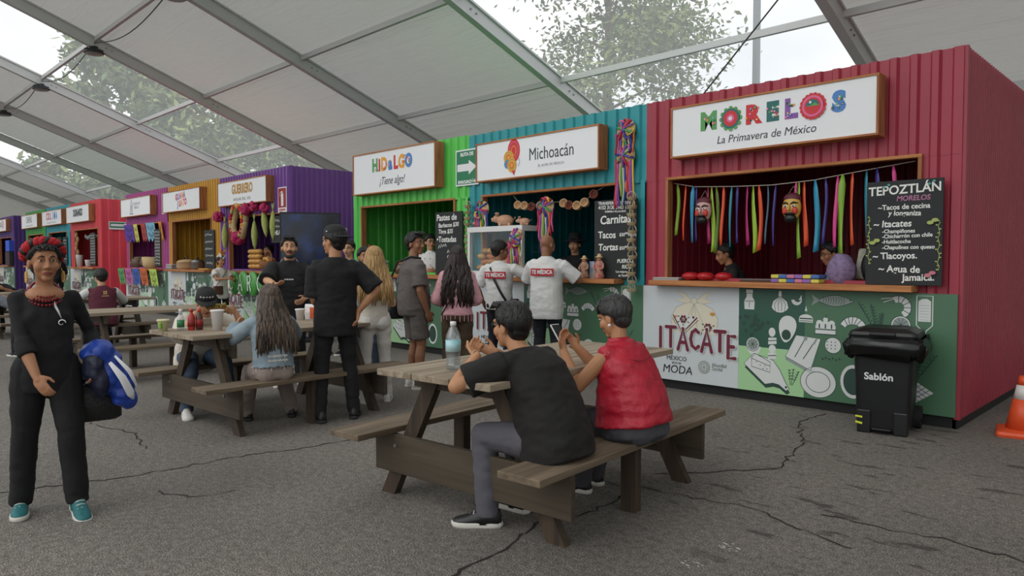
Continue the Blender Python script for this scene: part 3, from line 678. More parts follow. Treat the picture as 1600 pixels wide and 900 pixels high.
# HIDALGO
e, w, h, y = signbox(-10.17, -8.05, 2.43, 3.10-.02, 'white sign box lettered Hidalgo over the green stall')
x = -.52
for ch, c_, wd in zip('HiDaLGO', (2, 0, 1, 3, 0, 1, 3), (.16, .08, .17, .15, .13, .17, .18)):
    text(ch, .27, HC[c_], e, (x+wd/2, y, h*.66), bold=.014, sx=.8); x += wd
d = Decal()
for k in range(26): rnd = random; d.disc((rnd.uniform(-.5, .5), h*.66+rnd.uniform(-.09, .09)), rnd.uniform(.008, .018), rnd.choice([0, 1, 2, 3, 5]), 7)
d.build('logo_ornament', HC, e, loc=(0, y-.0025, 0))
text('¡Tiene algo!', .17, HC[7], e, (.0, y, h*.27), shear=.35, sx=.8)
# GUERRERO
e, w, h, y = signbox(-15.45, -13.2, 2.52, 3.03, 'white sign box with golden lettering on the purple stall')
text('GUERRERO', .26, mat('logo_gold', '#b98a35', .5), e, (.05, y, h*.62), bold=.012, sx=.72); text('HOGAR DEL SOL', .085, HC[7], e, (.05, y, h*.22), spacing=1.3)
# GUANAJUATO
e, w, h, y = signbox(-18.7, -16.4, 2.54, 3.04, 'white sign box with tilted colourful lettering on the yellow stall')
x = -.25
for i, (ch, c_) in enumerate(zip('GUANA', (0, 3, 5, 1, 4))): text(ch, .2, HC[c_], e, (x+i*.12, y, h*.66+i*.01), bold=.01, sx=.75)
for i, (ch, c_) in enumerate(zip('JUATO', (3, 0, 1, 5, 0))): text(ch, .2, HC[c_], e, (x+.08+i*.12, y, h*.33+i*.01), bold=.01, sx=.75)
# CDMX
e, w, h, y = signbox(-21.9, -19.55, 2.56, 3.06, 'white sign box with a line-drawn angel mark on the magenta stall')
d = Decal(); d.line([(-.38, .06), (-.34, .34), (-.28, .46), (-.22, .34), (-.2, .06)], .022, 7); d.line([(-.33, .3), (-.28, .1), (-.24, .3)], .018, 7); d.line([(-.4, .07), (-.15, .07)], .02, 7); d.build('angel_mark', HC, e, loc=(0, y, 0))
text('CIUDAD DE\nMÉXICO', .1, GREY, e, (.12, y, h*.55), align='CENTER')
e, w, h, y = signbox(-27.5, -24.9, 2.6, 3.14, 'white sign box with black brush lettering on the light red stall')
text('DURANGO', .3, HC[7], e, (.05, y, h*.55), bold=.018, sx=.68)
e, w, h, y = signbox(-30.8, -28.1, 2.62, 3.14, 'white sign box lettered COLIMA on the turquoise stall')
for i, (ch, c_) in enumerate(zip('COLIMA', (0, 0, 4, 3, 3, 3))): text(ch, .34, HC[c_], e, (-.62+i*.26, y, h*.6), bold=.016, sx=.8)
tiny(e, y, h*.18, 1.3)
e, w, h, y = signbox(-34.1, -31.5, 2.62, 3.14, 'white sign box lettered CHIAPAS on the leaf green stall')
text('CHIAPAS', .34, GREY, e, (-.05, y, h*.6), bold=.006, sx=.7); tiny(e, y, h*.18, 1.1)
e, w, h, y = signbox(-39.6, -37.0, 2.64, 3.16, 'white sign box with a round red mark on the dark purple stall')
d = Decal(); d.ring((.62, h*.55), .14, .05, 0); d.ring((.62, h*.55), .05, .03, 5); d.build('round_mark', HC, e, loc=(0, y, 0)); text('OAXACA', .3, GREY, e, (-.1, y, h*.55), bold=.01, sx=.8)

# ---------------------------------------------------------------- small wall signs
EV = mat('sign_green', '#1f7a52', .5)
def evac(loc, rz, w, h, label, words=True):
    e = empty('evacuation_sign', loc, rz, label, 'sign', 'green evacuation route signs')
    m = MB(); m.b2((-w/2, -.008, 0), (w/2, 0, h)); m.build('plate', WHITE, e)
    d = Decal(); b = .02; d.fill([(-w/2+b, b), (w/2-b, b), (w/2-b, h-b), (-w/2+b, h-b)], 0)
    if words: a = [(-.42, .40), (.08, .40), (.08, .30), (.42, .5), (.08, .70), (.08, .60), (-.42, .60)]; d.fill([(x*w, z*h) for x, z in a], 1)
    else: a = [(-.42, .42), (.2, .42), (.2, .25), (.44, .58), (.2, .85), (.2, .72), (-.42, .72)]; d.fill([(x*w, z*h) for x, z in a], 1); d.fill([(-w*.47, h*.05), (w*.47, h*.05), (w*.47, h*.22), (-w*.47, h*.22)], 1)
    d.build('arrow', [EV, WHITE], e, loc=(0, -.009, 0))
    if words:
        text('RUTA DE', h*.13, WHITE, e, (0, -.0105, h*.86), bold=.003); text('EVACUACIÓN', h*.115, WHITE, e, (0, -.0105, h*.1), bold=.003)
    return e
evac((-7.54, YF-.035, 2.42), 0, .48, .5, 'green evacuation arrow sign between the green and teal stalls')
evac((-18.95, YF-.035, 2.55), 0, .45, .5, 'green evacuation arrow sign between the magenta and yellow stalls')
evac((-24.35+.03, 7.2, 2.33), PI/2, .62, .24, 'wide green arrow sign on the light red side wall', False)
e = empty('extinguisher_sign', (-12.86, YF-.035, 2.30), 0, 'red fire extinguisher sign on the purple stall', 'sign')
m = MB(); m.b2((-.17, -.008, 0), (.17, 0, .48)); m.build('plate', WHITE, e)
d = Decal(); d.fill([(-.15, .09), (.15, .09), (.15, .46), (-.15, .46)], 0); d.fill([(-.045, .12), (.045, .12), (.045, .34), (.02, .37), (.02, .4), (-.02, .4), (-.02, .37), (-.045, .34)], 1); d.line([(.0, .4), (-.07, .38), (-.09, .3)], .014, 1); d.build('pictogram', [mat('sign_red', '#9c1f2a', .5), WHITE], e, loc=(0, -.009, 0))
text('EXTINTOR', .05, HC[0], e, (0, -.0105, .045), bold=.002)
# ================================================================ picnic tables
def picnic_table(loc, rz, label, L=1.96):
    e = empty('picnic_table', loc, R(rz), label, 'picnic table', 'wooden picnic tables with attached benches')
    zt, zb = .79, .415
    for x0 in (-.415, -.135, .145):
        m = MB(); m.b2((x0, -L/2+.06, zt-.035), (x0+.27, L/2-.06, zt)); m.build('top_plank', TWOOD, e, bevel=.004)
    for s in (-1, 1):
        m = MB(); m.b2((s*.51, -L/2, zb-.035), (s*.76, L/2, zb)); m.build('bench_plank', BWOOD, e, bevel=.004)
        for y in (0,):
            m = MB(); m.b2((s*.60, y-.045, 0), (s*.69, y+.02, zb-.035)); m.build('bench_post', DWOOD, e)
        ye = s*(L/2-.30)
        m = MB(); m.b2((-.68, ye-s*.0, .15), (.74, ye+s*.035, zb-.04)); m.build('end_board', PLY, e, bevel=.003)
        m = MB(); m.b2((-.40, ye-s*.06, zt-.13), (.40, ye-s*.02, zt-.036)); m.build('top_cleat', DWOOD, e)
        for q in (-1, 1):
            m = MB(); a = Vector((q*.62, ye-s*.03, 0)); b = Vector((q*.22, ye-s*.03, zt-.036)); w = .055
            y0, y1 = ye-s*.055, ye-s*.005
            m.add([(a.x-w, y0, 0), (a.x+w, y0, 0), (a.x+w, y1, 0), (a.x-w, y1, 0), (b.x-w, y0, b.z), (b.x+w, y0, b.z), (b.x+w, y1, b.z), (b.x-w, y1, b.z)],
                  [(0,3,2,1),(4,5,6,7),(0,1,5,4),(1,2,6,5),(2,3,7,6),(3,0,4,7)])
            m.build('leg', DWOOD, e)
            m = MB(); m.cyl((q*.50, ye+s*.035, .31), (q*.50, ye+s*.043, .31), .011, n=8); m.build('bolt', STEEL, e)
    return e
picnic_table((-2.96, 3.20, 0), 5.0, 'nearest picnic table, where the black-shirted and red-vested people sit')
picnic_table((-6.15, 3.08, 0), 3.0, 'picnic table with cups and sauce bottles, behind the capped man eating')
picnic_table((-9.42, 3.14, 0), 2.0, 'empty picnic table left of the cap-wearing eater')
picnic_table((-12.62, 3.2, 0), 2.0, 'picnic table where the maroon-vested man sits')
picnic_table((-15.9, 3.2, 0), 2.0, 'farthest picnic table on the left, behind the maroon vest')

# ================================================================ people
SKIN = {k: mat('skin_'+k, c, .55, noise_amt=.1, nscale=9) for k, c in dict(a='#bd8862', b='#ae7a58', c='#cb9a78', d='#94664a', e='#d6a88a', f='#b07c58').items()}
HAIR = {k: mat('hair_'+k, c, .45, bump=.6, bscale=70, stretch=(1, 1, .12), c2=c2, nscale=40) for k, c, c2 in (('black', '#1b1817', '#0e0d0d'), ('brown', '#33241f', '#1c1412'), ('blonde', '#c4a06c', '#94703f'), ('ombre', '#6b5848', '#2b2320'), ('grey', '#3a3838', '#1a1919'))}
EYEW = mat('eye_white', '#d8d2cb', .3); IRIS = mat('iris', '#1c120d', .2); LIP = mat('lips', '#8a4a42', .5)
def two_bone(a, t, l1, l2, hint):
    a = Vector(a); t = Vector(t); d = t-a; L = d.length
    if L > (l1+l2)*.999: d = d*((l1+l2)*.999/L); L = d.length; t = a+d
    if L < abs(l1-l2)+.01: L = abs(l1-l2)+.01; d = d.normalized()*L; t = a+d
    u = d.normalized(); x = (l1*l1-l2*l2+L*L)/(2*L); h = math.sqrt(max(0, l1*l1-x*x))
    q = Vector(hint); q = q-u*q.dot(u)
    q = q.normalized() if q.length > 1e-5 else u.orthogonal().normalized()
    return a+u*x+q*h, t
def remesh(mb, name, mats, parent, voxel, smooth=6, fold=0, fscale=.18, fn=None):
    o = mb.build(name, mats, parent)
    r = o.modifiers.new('r', 'REMESH'); r.mode = 'VOXEL'; r.voxel_size = voxel
    s = o.modifiers.new('s', 'SMOOTH'); s.factor = .5; s.iterations = smooth
    bake(o); me = o.data
    if fold:
        nv = len(me.vertices); co = np.empty(nv*3, dtype=np.float32); no = np.empty(nv*3, dtype=np.float32)
        me.vertices.foreach_get('co', co); me.vertex_normals.foreach_get('vector', no)
        co = co.reshape(-1, 3); no = no.reshape(-1, 3); k = np.empty(nv, dtype=np.float32)
        for i, (x, y, z) in enumerate(co.tolist()):
            k[i] = noise.noise((x*7+3, y*7, z*15))*.6+noise.noise((x*18, y*18+z*14, z*26))*.4
        co += no*(k*fold)[:, None]; me.vertices.foreach_set('co', co.ravel())
    me.polygons.foreach_set('use_smooth', [True]*len(me.polygons)); me.update()
    return o
def seg(mb, a, b, r0, r1, n=12):
    """capsule that tapers from r0 to r1"""
    a = Vector(a); b = Vector(b); d = (b-a); u = d.normalized() if d.length > 1e-6 else Vector((0, 0, 1))
    pts = []; rr = []
    for t in (90, 60, 30): pts.append(a-u*r0*math.sin(R(t))); rr.append(max(.0015, r0*math.cos(R(t))))
    pts += [a, b]; rr += [r0, r1]
    for t in (30, 60, 90): pts.append(b+u*r1*math.sin(R(t))); rr.append(max(.0015, r1*math.cos(R(t))))
    mb.tube(pts, rr, n)
def oval(c, rx, ry, ax, ay, n=20, p=2.3):
    out = []
    for i in range(n):
        t = 2*PI*i/n; ct, st = math.cos(t), math.sin(t)
        out.append(c+ax*(rx*math.copysign(abs(ct)**(2/p), ct))+ay*(ry*math.copysign(abs(st)**(2/p), st)))
    return out

def person(label, loc, yaw, h=1.7, skin='a', seat=None, lean=0, side=0, head=(0, 0), hand_r=None, hand_l=None, elbow_r=(.5, -.6, -.3), elbow_l=(-.5, -.6, -.3),
           foot_r=(.11, .02), foot_l=(-.11, .02), foot_yaw=(-8, 8), knee=(0, 1, .2), fem=False, fat=1.0, belly=0, shirt='black_tee', sleeve=.8, hem=.10, shirt_loose=.012, pants='black_trouser',
           pant_len=1.0, pant_w=1.0, shoes='black_shoe', sole='white_sole', hair='black', hair_style='short', vox=.008, curl_r=28, curl_l=28, palm_r=None, palm_l=None, fdir_r=None, fdir_l=None,
           brow=True, beard=None, glasses=False, collar=None, group=None, bust=0, lift=(0, 0), neckline=0, hand_only=False, head_z=0, hunch=0, z0=0, heel=(0, 0), fold=.010, lowbody=True, wh_r=None, wh_l=None, we_r=None, we_l=None, wf_r=None, wf_l=None, hair_vol=1.0, slim=1.0):
    s = h/1.7; V = Vector
    IM = (Matrix.Translation((loc[0], loc[1], z0)) @ Matrix.Rotation(R(yaw), 4, 'Z')).inverted()
    if wh_r: hand_r = IM @ V(wh_r)
    if wh_l: hand_l = IM @ V(wh_l)
    if wf_r: foot_r = (IM @ V((*wf_r, 0)))[:2]
    if wf_l: foot_l = (IM @ V((*wf_l, 0)))[:2]
    e = empty('person', (loc[0], loc[1], z0), R(yaw), label, 'person', group)
    wS = .152*s if fem else .174*s
    hipz = (seat+.085*s-z0) if seat is not None else .925*s
    P = V((0, 0, hipz)); sl = R(lean)
    U = V((math.sin(R(side)), math.sin(sl), math.cos(sl))).normalized(); F0 = V((0, 1, 0)); F = (F0-U*F0.dot(U)).normalized(); X = F.cross(U).normalized()
    sp = lambda t, f=0, x=0: P+U*(t*s)+F*((f+hunch*max(0, t-.2)*1.2*max(0, t-.2)*2)*s)+X*(x*s)
    N = sp(.515); Sr, Sl = sp(.437, 0)+X*wS, sp(.437, 0)-X*wS
    ty, tp = R(head[0]), R(head[1])
    # head frame: yaw to person's left positive, pitch up positive
    Zu = V((0, 0, 1)); hf = V((-math.sin(ty)*math.cos(tp), math.cos(ty)*math.cos(tp), math.sin(tp))); hx = hf.cross(Zu).normalized(); hu = hx.cross(hf).normalized()
    Hc = N+U*(.045*s)+Zu*(.10*s)+F*(.025*s+.02*s*(lean > 15))+Zu*head_z
    hs = s**.45*(.97 if fem else 1.0); HP = lambda x, y, z: Hc+(hx*x+hf*y+hu*z)*hs
    HM = Matrix((hx, hf, hu)).transposed()
    # ---- arms
    if hand_r is None: hand_r = (.27*s, .06*s, hipz-.07*s)
    if hand_l is None: hand_l = (-.27*s, .06*s, hipz-.07*s)
    ua, fa = .285*s, .25*s
    Er, Wr = two_bone(Sr, hand_r, ua, fa, elbow_r); El, Wl = two_bone(Sl, hand_l, ua, fa, elbow_l)
    if we_r: Er, Wr = two_bone(Sr, hand_r, ua, fa, (IM @ V(we_r))-(V(hand_r)+Sr)/2)
    if we_l: El, Wl = two_bone(Sl, hand_l, ua, fa, (IM @ V(we_l))-(V(hand_l)+Sl)/2)
    # ---- legs
    Hr, Hl = P+X*.088*s, P-X*.088*s; th, sh = .43*s, .415*s
    Ar = V((foot_r[0], foot_r[1], .085*s+lift[0])); Al = V((foot_l[0], foot_l[1], .085*s+lift[1]))
    Kr, Ar = two_bone(Hr, Ar, th, sh, knee); Kl, Al = two_bone(Hl, Al, th, sh, knee)
    B = MB()
    # ---- body: head
    B.ell(HP(0, -.012, .03), (.075*hs, .095*hs, .086*hs), 16, 12, HM); B.ell(HP(0, .026, -.032), (.06*hs, .066*hs, .082*hs), 14, 10, HM)
    B.ell(HP(0, .068, -.093), (.028*hs, .024*hs, .022*hs), 10, 8, HM)
    for q in (-1, 1):
        B.ell(HP(q*.036, .062, -.026), (.03*hs, .028*hs, .032*hs), 10, 8, HM); B.ell(HP(q*.077, -.006, -.012), (.011*hs, .021*hs, .033*hs), 8, 8, HM)
        B.ell(HP(q*.03, .079, .03), (.026*hs, .014*hs, .012*hs), 8, 6, HM)
        B.ell(HP(q*.013, .104, -.034), (.011*hs, .012*hs, .009*hs), 8, 6, HM)
    seg(B, HP(0, .086, .022), HP(0, .109, -.028), .0095*hs, .0135*hs, 8)
    B.ell(HP(0, .086, -.064), (.026*hs, .014*hs, .016*hs), 10, 6, HM)
    seg(B, N-U*.05*s, HP(0, -.012, -.055), .058*s*(.88 if fem else 1), .053*s*(.88 if fem else 1))
    # torso and limbs (inner where clothed)
    seg(B, P, sp(.44), .085*s, .085*s); seg(B, Sr, Sl, .03*s, .03*s)
    if neckline: B.ell(sp(.452, .02), (.108*s, .082*s, .064*s), 16, 10, Matrix((X, F, U)).transposed())
    for S_, E_, W_, sd, hd in ((Sr, Er, Wr, 1, 0), (Sl, El, Wl, -1, 1)):
        k = (.92 if fem else 1)*fat**.5
        cv = max(0, min(1, sleeve)); q_ = S_.lerp(E_, cv*.8)
        if cv > 0: seg(B, S_, q_, .03*s*k, .034*s*k)
        seg(B, q_, E_, (.034 if cv > .5 else .046)*s*k, .04*s*k*(1 if sleeve <= 1 else .75)); f1 = E_.lerp(W_, .3); seg(B, E_, f1, .039*s*k, .041*s*k); seg(B, f1, W_, .041*s*k, .026*s*k)
        d = V(fdir_r if hd == 0 else fdir_l).normalized() if (fdir_r if hd == 0 else fdir_l) is not None else (W_-E_).normalized()
        pn = palm_r if hd == 0 else palm_l
        pn = V(pn) if pn is not None else X*(-sd)
        pn = (pn-d*pn.dot(d)); pn = pn.normalized() if pn.length > 1e-4 else d.orthogonal().normalized()
        tv = d.cross(pn)*sd; cu = curl_r if hd == 0 else curl_l; hz = s*(.93 if fem else 1)
        M3 = Matrix((tv, d, pn)).transposed(); B.ell(W_+d*.048*hz, (.042*hz, .056*hz, .017*hz), 12, 8, M3)
        seg(B, W_, W_+d*.03*hz, .025*hz, .026*hz, 8)
        for fi, (off, ln) in enumerate(((.029, .074), (.010, .082), (-.010, .077), (-.028, .060))):
            p = W_+d*.085*hz+tv*off*hz; a = R(cu*(.6+.1*fi)); dd_ = d
            for j, fr in enumerate((.45, .32, .26)):
                dd_ = (d*math.cos(a)+pn*math.sin(a)).normalized(); q2 = p+dd_*ln*fr*hz; r0 = (.0095, .0088, .008)[j]*hz; seg(B, p, q2, r0, r0*.92, 7); p = q2; a += R(cu)
        p = W_+d*.025*hz+tv*.03*hz; td = (d*.72+tv*.62+pn*.28).normalized(); q2 = p+td*.042*hz; seg(B, p, q2, .0125*hz, .0105*hz, 7); td = (d*.9+tv*.15+pn*.4).normalized(); seg(B, q2, q2+td*.034*hz, .0105*hz, .009*hz, 7)
    bare = pant_len < .8
    if lowbody:
        for H_, K_, A_ in ((Hr, Kr, Ar), (Hl, Kl, Al)):
            if bare:
                seg(B, H_, K_, .075*s, .056*s); c1 = K_.lerp(A_, .32)-F*.012*s; seg(B, K_, c1, .05*s, .056*s); seg(B, c1, A_, .056*s, .034*s)
            else: seg(B, H_, K_, .05*s, .04*s); seg(B, K_, A_, .038*s, .032*s)
    remesh(B, 'body', SKIN[skin], e, vox, 3)
    # ---- face
    for q in (-1, 1):
        m = MB(); m.ell(HP(q*.031, .0835, .010), (.0145*hs, .008*hs, .0054*hs), 10, 6, HM); o_ = m.build('eye', EYEW, e, True)
        m = MB(); m.ell(HP(q*.031, .0888, .010), (.0068*hs, .0036*hs, .0056*hs), 8, 6, HM); m.build('iris', IRIS, o_, True)
        m = MB(); m.tube([HP(q*.017, .091, .011), HP(q*.024, .0925, .0165), HP(q*.034, .0915, .0178), HP(q*.045, .085, .013)], [.0022*hs, .003*hs, .003*hs, .0018*hs], 6); m.build('eyelid', SKIN[skin], e, True)
        if brow:
            m = MB(); m.tube([HP(q*.014, .0945, .031), HP(q*.028, .0955, .037), HP(q*.047, .083, .032)], [.0035*hs, .0045*hs, .002*hs], 6); m.build('eyebrow', HAIR['black'], e, True)
    m = MB(); m.tube([HP(-.025, .092, -.064), HP(-.01, .1005, -.060), HP(0, .1005, -.061), HP(.01, .1005, -.060), HP(.025, .092, -.064)], [.002*hs, .0058*hs, .006*hs, .0058*hs, .002*hs], 8)
    m.tube([HP(-.02, .093, -.068), HP(0, .100, -.0725), HP(.02, .093, -.068)], [.002*hs, .0065*hs, .002*hs], 8); m.build('lips', LIP, e, True)
    if beard:
        m = MB(); m.tube([HP(-.064, .03, -.045), HP(-.052, .06, -.085), HP(-.02, .084, -.107), HP(.02, .084, -.107), HP(.052, .06, -.085), HP(.064, .03, -.045)], [.008*hs, .015*hs, .021*hs, .021*hs, .015*hs, .008*hs], 8)
        m.tube([HP(-.034, .086, -.066), HP(-.018, .1, -.050), HP(0, .104, -.048), HP(.018, .1, -.050), HP(.034, .086, -.066)], [.004*hs, .006*hs, .006*hs, .006*hs, .004*hs], 6); m.build('beard', HAIR['black'], e, True)
    if glasses:
        m = MB()
        for q in (-1, 1):
            m.tube([HP(q*.034+.022*math.cos(t), .101-.012*abs(math.cos(t))*(1 if math.cos(t)*q > 0 else 0), .006+.019*math.sin(t)) for t in [i*PI/8 for i in range(17)]], .0018*hs, 5)
            m.tube([HP(q*.057, .088, .012), HP(q*.078, .0, .012)], .0018*hs, 5)
        m.tube([HP(-.012, .104, .008), HP(.012, .104, .008)], .0018*hs, 5); m.build('glasses', mat('glasses_frame', '#3a3430', .3), e)
    # ---- hair
    hm = HAIR[hair] if hair in HAIR else HAIR['black']
    def hairline(dv):
        az = abs(math.atan2(dv.x, dv.y))/PI              # 0 front .. 1 back
        lim = .46 if az < .2 else (.46-.72*(az-.2)/.2 if az < .4 else (-.26 if az < .47 else -.26-.6*min(1, (az-.47)/.2)))
        t = max(0, min(1, (dv.z-lim)/.14)); nn = noise.noise(V((dv.x*6, dv.y*6, dv.z*4+h)))*.04
        return .86+.29*t*t*(3-2*t)+nn*t
    if hair_style != 'none':
        hv = hair_vol
        m = MB(); m.ell(HP(0, -.014, .03), (.080*hs*hv, .1*hs*hv, .094*hs*hv), 44, 30, HM, hairline)
        m.ell(HP(0, -.05, -.022), (.068*hs*hv, .056*hs*hv, .066*hs), 16, 12, HM)
        rnd = random.Random(int(h*997)+len(label))
        for i in range(150):      # locks combed over the scalp
            az = R(rnd.uniform(-180, 180)); el = R(rnd.uniform(20, 80)); front = math.cos(az) > .35
            q = lambda a_, e_, r_: HP(.084*hv*r_*math.sin(a_)*math.cos(e_), .105*hv*r_*math.cos(a_)*math.cos(e_)-.014, .03+.098*hv*r_*math.sin(e_))
            e2 = max(R(24) if front else R(-38 if abs(math.cos(az)) < .5 else -50), el-R(rnd.uniform(25, 55)))
            m.tube([q(az, el, 1.03), q(az+.08, (el+e2)/2, 1.065), q(az+.15, e2, 1.035)], [.006*hs, .0075*hs, .002*hs], 5)
        if hair_style == 'quiff':
            for i in range(16): a = -.05+.1*i/15; m.tube([HP(a, .035, .105), HP(a*1.05, .075, .118+.008*math.sin(i*2.1)), HP(a*1.1, .092+.006*math.cos(i*3), .098)], [.016*hs, .013*hs, .004*hs], 6)
        if hair_style in ('bun',): m.ell(HP(0, -.11, .03), (.045*hs, .035*hs, .045*hs), 12, 8, HM)
        if hair_style == 'fringe':
            for i in range(18): a = -.062+.124*i/17; m.tube([HP(a*.7, .03, .115), HP(a*1.05, .078-a*a*4, .085), HP(a*1.15+.004*math.sin(i*5), .088-a*a*7, .045+.006*math.sin(i*2.3))], [.017*hs, .012*hs, .003*hs], 6)
        m.build('hair', hm, e, True)
    if hair_style in ('long', 'wavy', 'straight'):
        m = MB(); rnd = random.Random(int(h*1000)+len(label)); Lh = {'long': .44, 'wavy': .50, 'straight': .42}[hair_style]*s
        for i in range(120):
            az = R(rnd.uniform(72, 288)); el = rnd.uniform(-.2, .8)
            st = HP(.082*math.sin(az)*math.cos(el), .1*math.cos(az)*math.cos(el)-.014, .03+.092*math.sin(el))
            out_ = (hx*math.sin(az)+hf*math.cos(az)); ln = Lh*rnd.uniform(.75, 1.05)
            back = N-F*.11*s*(1 if fem else 1)+X*(math.sin(az)*.14*s)+U*(-.02*s)
            p1 = st+out_*.018*s-Zu*.06*s; p1b = st+out_*.022*s-Zu*.13*s
            pts = [st, p1, p1b.lerp(back+Zu*.06*s, .45)]
            ex = sp(.36, -.145-.03*rnd.random(), math.sin(az)*.15+rnd.uniform(-.02, .02)); ey = ex-U*max(0, ln-.22*s)+X*math.sin(az)*.02*s
            for t in [j/7 for j in range(1, 8)]:
                q2 = (pts[2].lerp(ex, min(1, t*1.6)) if t < .62 else ex.lerp(ey, (t-.62)/.38))
                wv = .016*s if hair_style == 'wavy' else .007*s
                pts.append(q2+X*(wv*math.sin(t*13+i*1.7))+F*(-wv*.8*math.cos(t*11+i)))
            m.tube(pts, [.013*s, .014*s, .015*s]+[.015*s]*4+[.013*s, .010*s, .004*s], 5)
        m.build('long_hair', hm, e, True)
    # ---- shirt
    sm = MATS.get(shirt); fb = fat
    T = MB(); L_ = shirt_loose*s
    w4 = .150 if fem else .16
    prof = [(-hem, .150*fb, .112*fb+belly*.5), (-hem*.4, .158*fb, .12*fb+belly*.8), (.06, .150*fb, .116*fb+belly), (.16, .145*fb+.0, .112*fb+belly*.9), (.28, .158*(fb+1)/2, .114*(fb+1)/2+belly*.3), (.38, .164*(fb+1)/2, .110), (.45, w4*.95, .082), (.495, .085, .06), (.515, .058, .054)]
    if neckline: prof = prof[:5]+[(.37, .164, .112), (.41, w4*1.0, .096), (.445, w4*.92, .078), (.468, w4*.74, .060)]
    if fem: prof = [(t, rx*(.90 if t > .2 else .97 if t < .05 else .88), ry) for t, rx, ry in prof]
    T.loft([oval(sp(t, (-.005+belly*.3 if t < .3 else -.008)), rx*s+L_, ry*s+L_, X, F) for t, rx, ry in prof])
    if bust:
        for q in (-1, 1): T.ell(sp(.315, .075, q*.07), (.066*s*bust, .052*s*bust, .06*s*bust), 12, 8, Matrix((X, F, U)).transposed())
    if fem or fat > 1.1: pass
    if seat is not None and hem > 0.02:
        T.ell(sp(-.03, -.035), (.165*s*fb, .125*s*fb, .09*s), 14, 8, Matrix((X, F, U)).transposed())
    T.ell(sp(.40, -.055), (.12*s, .055*s, .09*s), 12, 8, Matrix((X, F, U)).transposed())
    for S_, E_, W_ in ((Sr, Er, Wr), (Sl, El, Wl)):
        k = (.9 if fem else 1)*fat**.5
        k *= slim
        if sleeve <= 0: seg(T, S_-U*.012*s-(S_-P-U*.437*s)*.2, S_, .056*s*k, .052*s*k); continue
        seg(T, S_+(P+U*.437*s-S_)*.12, S_.lerp(E_, .3), .058*s*k+L_*.2, .056*s*k+L_*.5)
        if sleeve <= 1: q2 = S_.lerp(E_, sleeve); T.tube([S_, S_.lerp(E_, sleeve*.5), q2], [.06*s*k+L_*.5, .058*s*k+L_*.9, .057*s*k+L_*1.25], 14)
        else:
            seg(T, S_, E_, .058*s*k+L_*.5, .047*s*k+L_); q2 = E_.lerp(W_, sleeve-1); T.tube([E_, E_.lerp(q2, .6), q2], [max(.047*s*k, .047*s*fat**.5)+L_, max(.046*s*k, .048*s*fat**.5)+L_, max(.038*s*k, .046*s*fat**.5 if sleeve < 1.6 else .04*s)+L_], 14)
    remesh(T, 'shirt', sm, e, max(.009, vox*1.25), 9, fold)
    if collar:
        m = MB(); m.loft([oval(N-U*.035*s-F*.004, .078*s, .074*s, X, F), oval(N+U*.012*s-F*.002, .066*s, .064*s, X, F), oval(N+U*.014*s, .060*s, .058*s, X, F), oval(N-U*.03*s, .066*s, .06*s, X, F)], False); m.build('collar', MATS[collar], e, True)
    # ---- trousers
    if lowbody:
        T = MB(); pw = pant_w*(fat**.5)
        T.loft([oval(sp(t, f_), rx*s*fb+.004, ry*s*fb+.004, X, F) for t, rx, ry, f_ in ((-.10, .10, .09, 0), (-.07, .150, .118, -.005), (-.0, .156, .118, -.008), (.05, .138, .104, 0), (.09, .120, .088, 0))])
        for q in (-1, 1): T.ell(sp(-.035, -.06, q*.07), (.088*s*fb, .085*s*fb, .095*s), 12, 8, Matrix((X, F, U)).transposed())
        for H_, K_, A_ in ((Hr, Kr, Ar), (Hl, Kl, Al)):
            k1 = K_ if pant_len > .5 else H_.lerp(K_, min(1, pant_len*2))
            seg(T, H_, H_.lerp(K_, .35), .095*s*fb, .088*s*pw)
            if pant_len <= .5: T.tube([H_, H_.lerp(k1, .5), k1], [.095*s*fb, .092*s*pw, .094*s*pw], 16)
            else:
                seg(T, H_.lerp(K_, .3), K_, .090*s*pw, .066*s*pw); en = K_.lerp(A_, min(1, (pant_len-.5)*2))-V((0, 0, .03*s)); T.tube([K_, K_.lerp(en, .4)-F*.008*s, en], [.066*s*pw, .064*s*pw, .058*s*pw], 16)
        remesh(T, 'trousers' if pant_len > .6 else 'shorts', MATS[pants], e, max(.010, vox*1.3), 4, fold)
        # ---- shoes
        for A_, fy, ht in ((Ar, foot_yaw[0], heel[0]), (Al, foot_yaw[1], heel[1])):
            M3 = Matrix.Rotation(R(fy), 3, 'Z') @ Matrix.Rotation(R(-ht), 3, 'X'); base = V((A_.x, A_.y, A_.z-.085*s))
            def ring(y, w, hh, zlo, n=14):
                out = []
                for i in range(n):
                    t = 2*PI*i/n; ct, st = math.cos(t), math.sin(t); x = w*math.copysign(abs(ct)**.75, ct); z = zlo+(hh-zlo)*(st if st > 0 else 0); z = z if st > 0 else zlo
                    out.append(base+M3 @ V((x*s, y*s, z*s)))
                return out
            m = MB(); m.loft([ring(y, w, hh, .02) for y, w, hh in ((-.078, .018, .07), (-.066, .034, .10), (-.03, .041, .118), (.02, .043, .115), (.06, .044, .088), (.11, .049, .066), (.155, .046, .054), (.182, .034, .045), (.193, .016, .036))]); o_ = m.build('shoe', MATS[shoes], e, True)
            m = MB(); m.loft([[base+M3 @ V((x*s*k_, y*s*k_+.055*s*(1-k_), z*s)) for x, y in ((0, -.088), (.032, -.074), (.042, -.03), (.042, .03), (.052, .105), (.049, .155), (.032, .19), (0, .204), (-.032, .19), (-.049, .155), (-.052, .105), (-.042, .03), (-.042, -.03), (-.032, -.074))] for z, k_ in ((.0, .96), (.008, 1), (.026, 1), (.03, .96))]); m.build('sole', MATS[sole], o_, True)
            m = MB()
